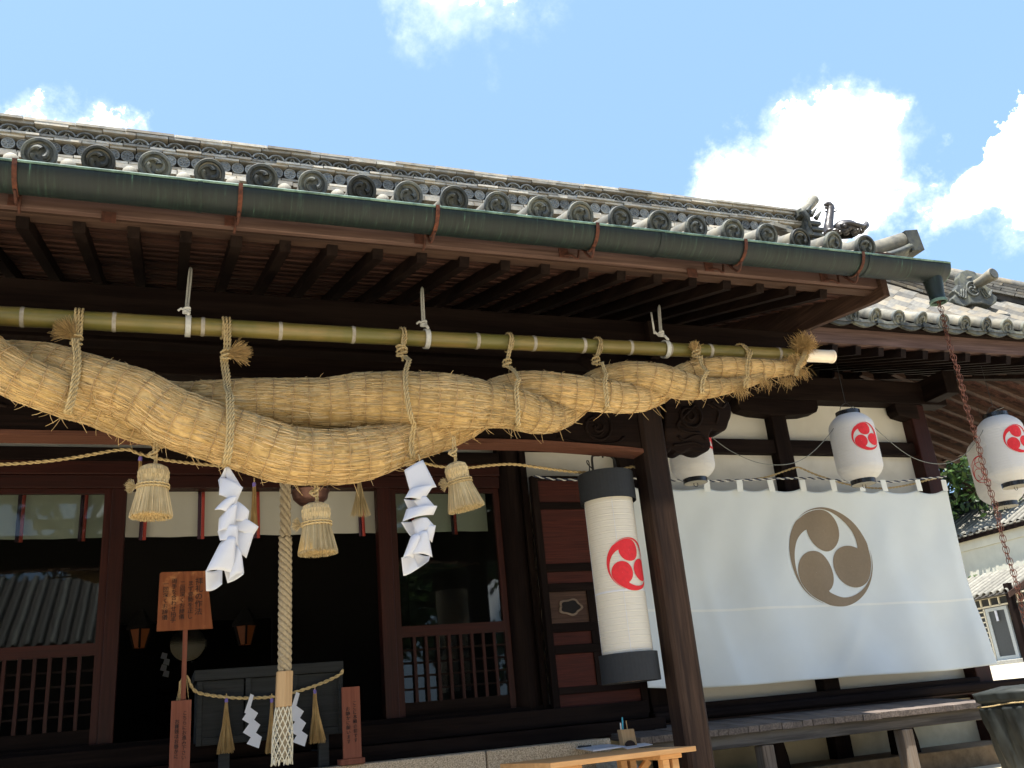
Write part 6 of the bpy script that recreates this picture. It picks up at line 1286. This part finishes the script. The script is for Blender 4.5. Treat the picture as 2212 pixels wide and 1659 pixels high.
sk = MB(); sk.tube(spline([T_(930, 590, -.07), T_(1000, 575, -.09), T_(1100, 600, -.10), T_(1200, 615, -.09), T_(1280, 595, -.05), T_(1350, 560, 0), T_(1400, 500, .01), T_(1392, 435, .02)], 40), np.concatenate([np.linspace(.012, .016, 20), np.linspace(.017, .022, 14), np.linspace(.02, .004, 6)]), 10)
sk.tube(spline([T_(1310, 590, .02), T_(1340, 540, .03), T_(1390, 480, .03), T_(1415, 460, .03)], 14), np.linspace(.02, .008, 14), 8)
part('tail', sk, 'ceramic_dark', gd, smooth=True)
nk = MB(); nk.tube(spline([T_(860, 640), T_(845, 560), T_(850, 480), T_(862, 400), T_(870, 320), T_(868, 270)], 26), np.concatenate([np.linspace(.044, .033, 10), np.linspace(.033, .026, 16)]), 14)
part('neck', nk, 'ceramic_dark', gd, smooth=True); hd_ = MB()
hd_.tube(spline([T_(905, 290), T_(870, 255), T_(840, 232), T_(812, 228), T_(798, 240)], 16), np.concatenate([np.linspace(.018, .027, 8), np.linspace(.027, .012, 8)]), 12)
hd_.tube(spline([T_(900, 310), T_(860, 290), T_(822, 275), T_(800, 268)], 12), np.linspace(.024, .008, 12), 10)
head = part('head', hd_, 'ceramic_dark', gd, smooth=True); hr_ = MB()
for a_, b_ in (((900, 250), (938, 240)), ((905, 270), (946, 262)), ((910, 290), (948, 284)), ((890, 235), (925, 222)), ((925, 330), (985, 305)), ((812, 330), (783, 322)), ((800, 290), (790, 270))): hr_.tube([T_(*a_), T_(*b_)], [.007, .0015], 7)
part('spines', hr_, 'ceramic_dark', head, smooth=True)
bs = MB(); random.seed(3)
for i in range(12): p = T_(780 + i * 44, 650 + 14 * math.sin(i * 1.7), random.uniform(-.07, .0)); bs.grid(np.array([[p + np.array((.022 * math.cos(e_) * math.cos(t_), .03 * math.cos(e_) * math.sin(t_), .016 * math.sin(e_))) for t_ in np.linspace(0, 2 * PI, 11)] for e_ in np.linspace(-PI / 2, PI / 2, 7)]))
part('wave_base', bs, 'ceramic_dark', gd, smooth=False)
for i, (a_, dy) in enumerate(((960, -.10), (1250, -.09), (950, .08), (1250, .08))): part('foot', MB().tube([T_(a_ + 20, 590, dy * .6), T_(a_, 625, dy)], [.02, .014], 8), 'ceramic_dark', gd, smooth=True)

# ------------------------------------------------------------------ interior lamps and altar glimpses
for x, y, lb in ((302, 1380, 'dim orange paper lamp inside, left of the wooden sign'), (530, 1373, 'dim orange paper lamp glowing deep inside, right of the sign')):
    o = np.array(at(x, y, Y=10.9)); px = depth(o) / F; th = thing('paper_lamp', lb, 'lamp', 'dim lamps inside the hall', tuple(o)); w1, w0, h_ = 24 * px, 13 * px, 19 * px; hexa = lambda r, z: [(r * math.cos(q), r * math.sin(q), z) for q in np.linspace(0, 2 * PI, 7)[:-1] + PI / 6]
    part('lamp_shade', MB().add(hexa(w0, -h_) + hexa(w1, h_), [(i, (i + 1) % 6, (i + 1) % 6 + 6, i + 6) for i in range(6)]), 'lamp_glow', th); fr = MB()
    for p, q in zip(hexa(w0 * 1.03, -h_), hexa(w1 * 1.03, h_)): fr.tube([p, q], .012, 4)
    fr.lathe([(w1 * 1.15, h_), (w1 * 1.2, h_ + .03), (w1 * .3, h_ + .2), (0, h_ + .22)], n=6); part('lamp_frame', fr, 'dark_room', th)
o = np.array(at(400, 1400, Y=12.6)); al_ = thing('altar', 'dim altar with a round mirror and white streamer seen behind the sign post', 'altar', loc=tuple(o)); px = depth(o) / F
part('mirror', MB().lathe([(0, -.02), (36 * px, -.02), (40 * px, 0), (36 * px, .02), (0, .02)], (5 * px, 0, 8 * px), 32, axis='y'), 'mirror_metal', al_)
for a_, c_ in ((-55, 85), (-40, 120), (-48, 148)): part('altar_shelf', MB().box((a_ * px, -.1, -c_ * px - .02), ((a_ + 120) * px, .4, -c_ * px + .02)), 'dark_wood_x', al_)
for a_ in (-50, 60): part('altar_post', MB().box((a_ * px - .03, -.1, -190 * px), (a_ * px + .03, 0, -80 * px)), 'dark_wood_z', al_)
for a_ in (28, 75): part('altar_vase', MB().lathe([(.04, -78 * px), (.06, -70 * px), (.045, -60 * px), (.03, -55 * px)], (a_ * px, 0, 0), 12), 'plaster', al_)
zg = MB(); 
for i in range(4): zg.prism([(-46 * px + (i % 2) * .03, -.12, -8 * px - i * .07), (-46 * px + .06 + (i % 2) * .03, -.12, -8 * px - i * .07 - .02), (-46 * px + .05 + (i % 2) * .03, -.12, -8 * px - i * .07 - .09), (-46 * px - .02 + (i % 2) * .03, -.12, -8 * px - i * .07 - .07)], (0, .004, 0))
part('altar_streamer', zg, 'paper_white', al_)

# ------------------------------------------------------------------ buildings and trees to the right
NX = 28.0
def nb(x, y): return np.array(at(x, y, X=NX))
g0 = 1.88
sto = thing('storehouse', 'long white plastered storehouse with a wavy grey tiled roof beyond the veranda', 'storehouse', loc=(NX, 28, g0)); O = np.array(sto.location)
ez = at(2146, 1150, X=NX - .3)[2]; 
part('wall', MB().box(np.array((NX, 8, g0 - .3)) - O, np.array((NX + 6, 46, ez + .15)) - O), 'far_plaster', sto)
zband = at(2146, 1176, X=NX)[2]; part('cornice', MB().box(np.array((NX - .05, 8, zband)) - O, np.array((NX - .002, 46, ez + .1)) - O), 'far_plaster', sto, bev=.02)
part('eave_board', MB().box(np.array((NX - .24, 8, ez - .02)) - O, np.array((NX - .12, 46, ez + .12)) - O), 'dark_wood_y', sto)
rs = .52; part('roof_slope', MB().prism([np.array(p) - O for p in ((NX - .24, 8, ez + .12), (NX + 3, 8, ez + .12 + 3.6 * rs), (NX + 6.8, 8, ez + .12), )], (0, 38, 0)), 'mortar', sto)
w2 = MB(); aa = np.linspace(-.1 * PI, 1.1 * PI, 7); w2.grid(np.array([[(x_, .085 * math.cos(q), x_ * rs + .085 * math.sin(q) + .03) for q in aa] for x_ in (0, 3.86)])); w2.box((-.02, -.08, -.02), (.01, .08, .04))
rib = w2.mesh('tile_row', 'tile_far', True); p2m = MB().box((0, -.17, -.02), (3.86, .17, .02)); pm = MB().obox((1.93, 0, 1.93 * rs + .01), (1, 0, rs), (0, 1, 0), (-rs, 0, 1), 2.15, .08, .012).mesh('pan_row', 'tile_grey')
y = 18.
while y < 40: 
    new('tile_row', rib, sto, tuple(np.array((NX - .26, y, ez + .13)) - O)); new('pan_row', pm, sto, tuple(np.array((NX - .26, y + .15, ez + .13)) - O)); y += .30
part('ridge', MB().box(np.array((NX + 2.8, 8, ez + .1 + 3.85 * rs)) - O, np.array((NX + 3.2, 46, ez + .55 + 3.85 * rs)) - O), 'tile_grey', sto)
# low gate-house with its own tiled eave and lattice screens
LX = 24.6
def lb(x, y): return np.array(at(x, y, X=LX))
ga = thing('gatehouse', 'low lean-to entrance with a tiled eave and cream lattice screens round a glass door', 'gatehouse', loc=(LX, 25, 1.85)); O = np.array(ga.location)
e0 = at(2140, 1288, X=LX - .5)[2]; yL = at(2080, 1297, X=LX - .5)[1]; yR = at(2180, 1284, X=LX - .5)[1]
ylo, yhi = min(yL, yR), max(yL, yR) + 2.5
part('roof_deck', MB().prism([np.array(p) - O for p in ((LX - .5, ylo, e0), (LX + 1.5, ylo, e0 + 2.0 * .42), (LX + 1.5, ylo, e0 + .0))], (0, yhi - ylo, 0)), 'mortar', ga)
rr2 = MB(); rr2.grid(np.array([[(x_, .085 * math.cos(q), x_ * .42 + .085 * math.sin(q) + .03) for q in aa] for x_ in (0, 2.0)])); rm2 = rr2.mesh('tile_row', 'tile_far', True); y = ylo + .1
while y < yhi: new('tile_row', rm2, ga, tuple(np.array((LX - .52, y, e0 + .02)) - O)); y += .27
part('gable_board', MB().prism([np.array(p) - O for p in ((LX - .55, ylo - .06, e0 - .14), (LX - .55, ylo - .06, e0 + .02), (LX + 1.5, ylo - .06, e0 + .88), (LX + 1.5, ylo - .06, e0 + .68))], (0, .05, 0)), 'brown_wood_x', ga)
wt = at(2150, 1290, X=LX)[2]; wb2 = at(2180, 1425, X=LX)[2]
part('back_wall', MB().box(np.array((LX + .25, 8, 1.6)) - O, np.array((LX + .4, 40, e0 + .1)) - O), 'screen_dark', ga)
part('sill_step', MB().box(np.array((LX - .25, 14, 1.5)) - O, np.array((LX + .3, 40, wb2)) - O), 'stone', ga, bev=.02); part('kerb', MB().box(np.array((LX - 1.0, 14, 1.2)) - O, np.array((LX - .26, 40, at(2180, 1446, X=LX - 1)[2])) - O), 'stone', ga, bev=.02)
yd0, yd1 = at(2135, 1330, X=LX)[1], at(2177, 1330, X=LX)[1]
def gbar(y0, z0, y1, z1, w_=.05, m_='cream_wood', n_='lattice_bar'): part(n_, MB().box(np.array((LX - .02, min(y0, y1) - (w_ / 2 if y0 == y1 else 0), min(z0, z1) - (w_ / 2 if z0 == z1 else 0))) - O, np.array((LX + .02, max(y0, y1) + (w_ / 2 if y0 == y1 else 0), max(z0, z1) + (w_ / 2 if z0 == z1 else 0))) - O), m_, ga)
dt = at(2150, 1312, X=LX)[2]
for yy in (yd0, yd1): part('door_frame', MB().box(np.array((LX - .03, yy - .06, wb2)) - O, np.array((LX + .03, yy + .06, dt)) - O), 'door_steel', ga)
part('door_frame', MB().box(np.array((LX - .03, yd1 + .06, dt - .1)) - O, np.array((LX + .03, yd0 - .06, dt)) - O), 'door_steel', ga); part('door_frame', MB().box(np.array((LX - .03, yd1 + .06, wb2)) - O, np.array((LX + .03, yd0 - .06, wb2 + .12)) - O), 'door_steel', ga)
part('glass_pane', MB().box(np.array((LX - .004, yd1 + .06, wb2 + .12)) - O, np.array((LX + .004, yd0 - .06, dt - .1)) - O), 'screen_dark', ga)
ty0, ty1 = yd1 - .9, yd0 + 1.6
for z_ in (dt + .05, dt + .32): gbar(ty0, z_, ty1, z_)
y = ty0
while y < ty1: gbar(y, dt + .05, y, dt + .32); y += .36
for yy in (yd0 + .12, yd0 + .42, yd0 + .72): gbar(yy, wb2, yy, dt)
for j in range(10): z_ = wb2 + (dt - wb2) * (j + .5) / 10; gbar(yd0 + .12 + (.0 if j % 2 else 0), z_, yd0 + .72, z_, .04)
part('porch_post', MB().box(np.array((LX - .45, at(2200, 1360, X=LX - .4)[1] - .09, 1.6)) - O, np.array((LX - .27, at(2200, 1360, X=LX - .4)[1] + .09, e0 + .3)) - O), 'dark_wood_z', ga, bev=.01)
part('door_streamer', MB().box(np.array((LX - .08, yd0 - .42, dt - .42)) - O, np.array((LX - .06, yd0 - .34, dt - .1)) - O), 'paper_white', ga); part('door_tassel', MB().box(np.array((LX - .08, yd0 - 1.0, dt - .45)) - O, np.array((LX - .05, yd0 - .92, dt - .08)) - O), 'tuft', ga)
def leaves(mb, C_, n, r, size, flat_=1., shell=.35):
    C_ = np.asarray(C_, float); k_ = len(C_); idx = rng.integers(0, k_, n); d = rng.normal(size=(n, 3)); d /= np.linalg.norm(d, axis=1)[:, None]; rad = np.asarray(r)[idx] * (rng.uniform(shell, 1, n) ** .5)
    P = C_[idx] + d * rad[:, None] * (1, 1, flat_); nrm = rng.normal(size=(n, 3)) + (0, 0, .6) + d * .4; nrm /= np.linalg.norm(nrm, axis=1)[:, None]; u_ = np.cross(nrm, rng.normal(size=(n, 3))); u_ /= np.linalg.norm(u_, axis=1)[:, None]; v_ = np.cross(nrm, u_); s_ = size * rng.uniform(.6, 1.3, n)[:, None]
    V = np.stack([P - u_ * s_, P - v_ * s_ * .45, P + u_ * s_, P + v_ * s_ * .45], 1).reshape(-1, 3); off = mb.n; mb.v.append(V); b_ = (np.arange(n) * 4)[:, None] + np.arange(4)[None] + off; mb.f.extend(map(tuple, b_.tolist())); mb.mi.extend([mb.k] * n); mb.n += 4 * n
def tree(lab, x, y, h, cr, n, size, mats=('leaf',), cat='tree', group=None, clumps=26, base=None, low=.35, name='leafy_tree'):
    z0 = float(gz(x, y)) if base is None else base; th = thing(name, lab, cat, group, (x, y, z0)); tk = MB(); C_ = []; R_ = []
    tk.tube(spline([(0, 0, -.2), (.1, 0, h * .25), (-.1, .1, h * .5), (0, 0, h * .85)], 14), np.linspace(h * .035, h * .008, 14), 10)
    for i in range(clumps):
        a_ = rng.uniform(0, 2 * PI); hh = rng.uniform(low, 1.0); rr_ = cr * math.sqrt(rng.uniform(.05, 1)) * (1.05 - abs(hh - .6) * 1.1); p = np.array((rr_ * math.cos(a_), rr_ * math.sin(a_), hh * h)); C_.append(p); R_.append(rng.uniform(.22, .40) * cr)
        st_ = np.array((0, 0, max(.2, hh - .25) * h)); tk.tube(spline([st_, (st_ + p) / 2 + rng.normal(size=3) * .15, p], 6), np.linspace(h * .010, h * .003, 6), 5)
    part('trunk', tk, 'bark', th, smooth=True)
    for j, m_ in enumerate(mats): mb = MB(); leaves(mb, C_, n // len(mats), R_, size); part('crown', mb, m_, th)
tree('broad leafy tree rising behind the storehouse roof at the right', 25.5, 34.0, 12., 4.6, 15000, .16, ('leaf', 'leaf_dark'), clumps=34, low=.3)
tree('dense dark tree crown showing between the corner pillar and the lanterns', 27.6, 29.5, 13, 3.6, 16000, .15, ('leaf_dark', 'leaf'), clumps=34, low=.45)
tree('second dark tree at the right edge beyond the lanterns', 31., 27., 13.5, 4., 9000, .17, ('leaf', 'leaf_dark'), clumps=26, low=.45)
p = at(2112, 1262, X=26.9); tree('low rounded shrub against the white storehouse wall', p[0], p[1], 3.1, .95, 3500, .07, ('leaf',), cat='shrub', clumps=14, low=.4, name='garden_shrub')
# across the courtyard, met in the door glass: a tiled hall and trees behind the photographer
fb = thing('facing_hall', 'tiled hall across the courtyard, seen as a reflection in the left glass door', 'hall', loc=(-4, -14, 0)); 
part('wall', MB().box((-7, -4, 0), (5, 0, 4.6)), 'dark_wood_z', fb); part('roof_slope', MB().prism([(-8, 1.2, 4.5), (-8, -2.4, 6.9), (-8, -6, 4.5)], (13.5, 0, 0)), 'mortar', fb)
fr_ = MB(); ln_ = math.hypot(3.6, 3.1)
fr_.grid(np.array([[(.085 * math.cos(q), 1.2 - 3.6 * t_, 4.52 + 2.4 * t_ + .085 * math.sin(q)) for q in aa] for t_ in (0, 1)])); frm = fr_.mesh('tile_row', 'tile_dark', True)
for i in range(45): new('tile_row', frm, fb, (-7.9 + i * .3, 0, 0.04))
for x, y, h, lb in ((7.5, -9, 9, 'leafy tree behind the photographer, mirrored in the right glass door'), (12.5, -7, 10, 'second leafy tree mirrored in the right glass door'), (3.5, -13, 9, 'far tree mirrored dimly between the door bars'), (-12, -6, 10, 'courtyard tree left of the photographer'), (-9, -23, 13, 'tall tree mirrored above the facing tiled roof, left'), (-3, -24, 14, 'tall tree mirrored above the facing tiled roof, middle'), (3, -23, 12, 'tall tree mirrored above the facing tiled roof, right')):
    tree(lb, x, y, h, 3.2, 5000, .17, ('leaf_dark',), clumps=22, group='courtyard trees met only as reflections' if 0 else None)
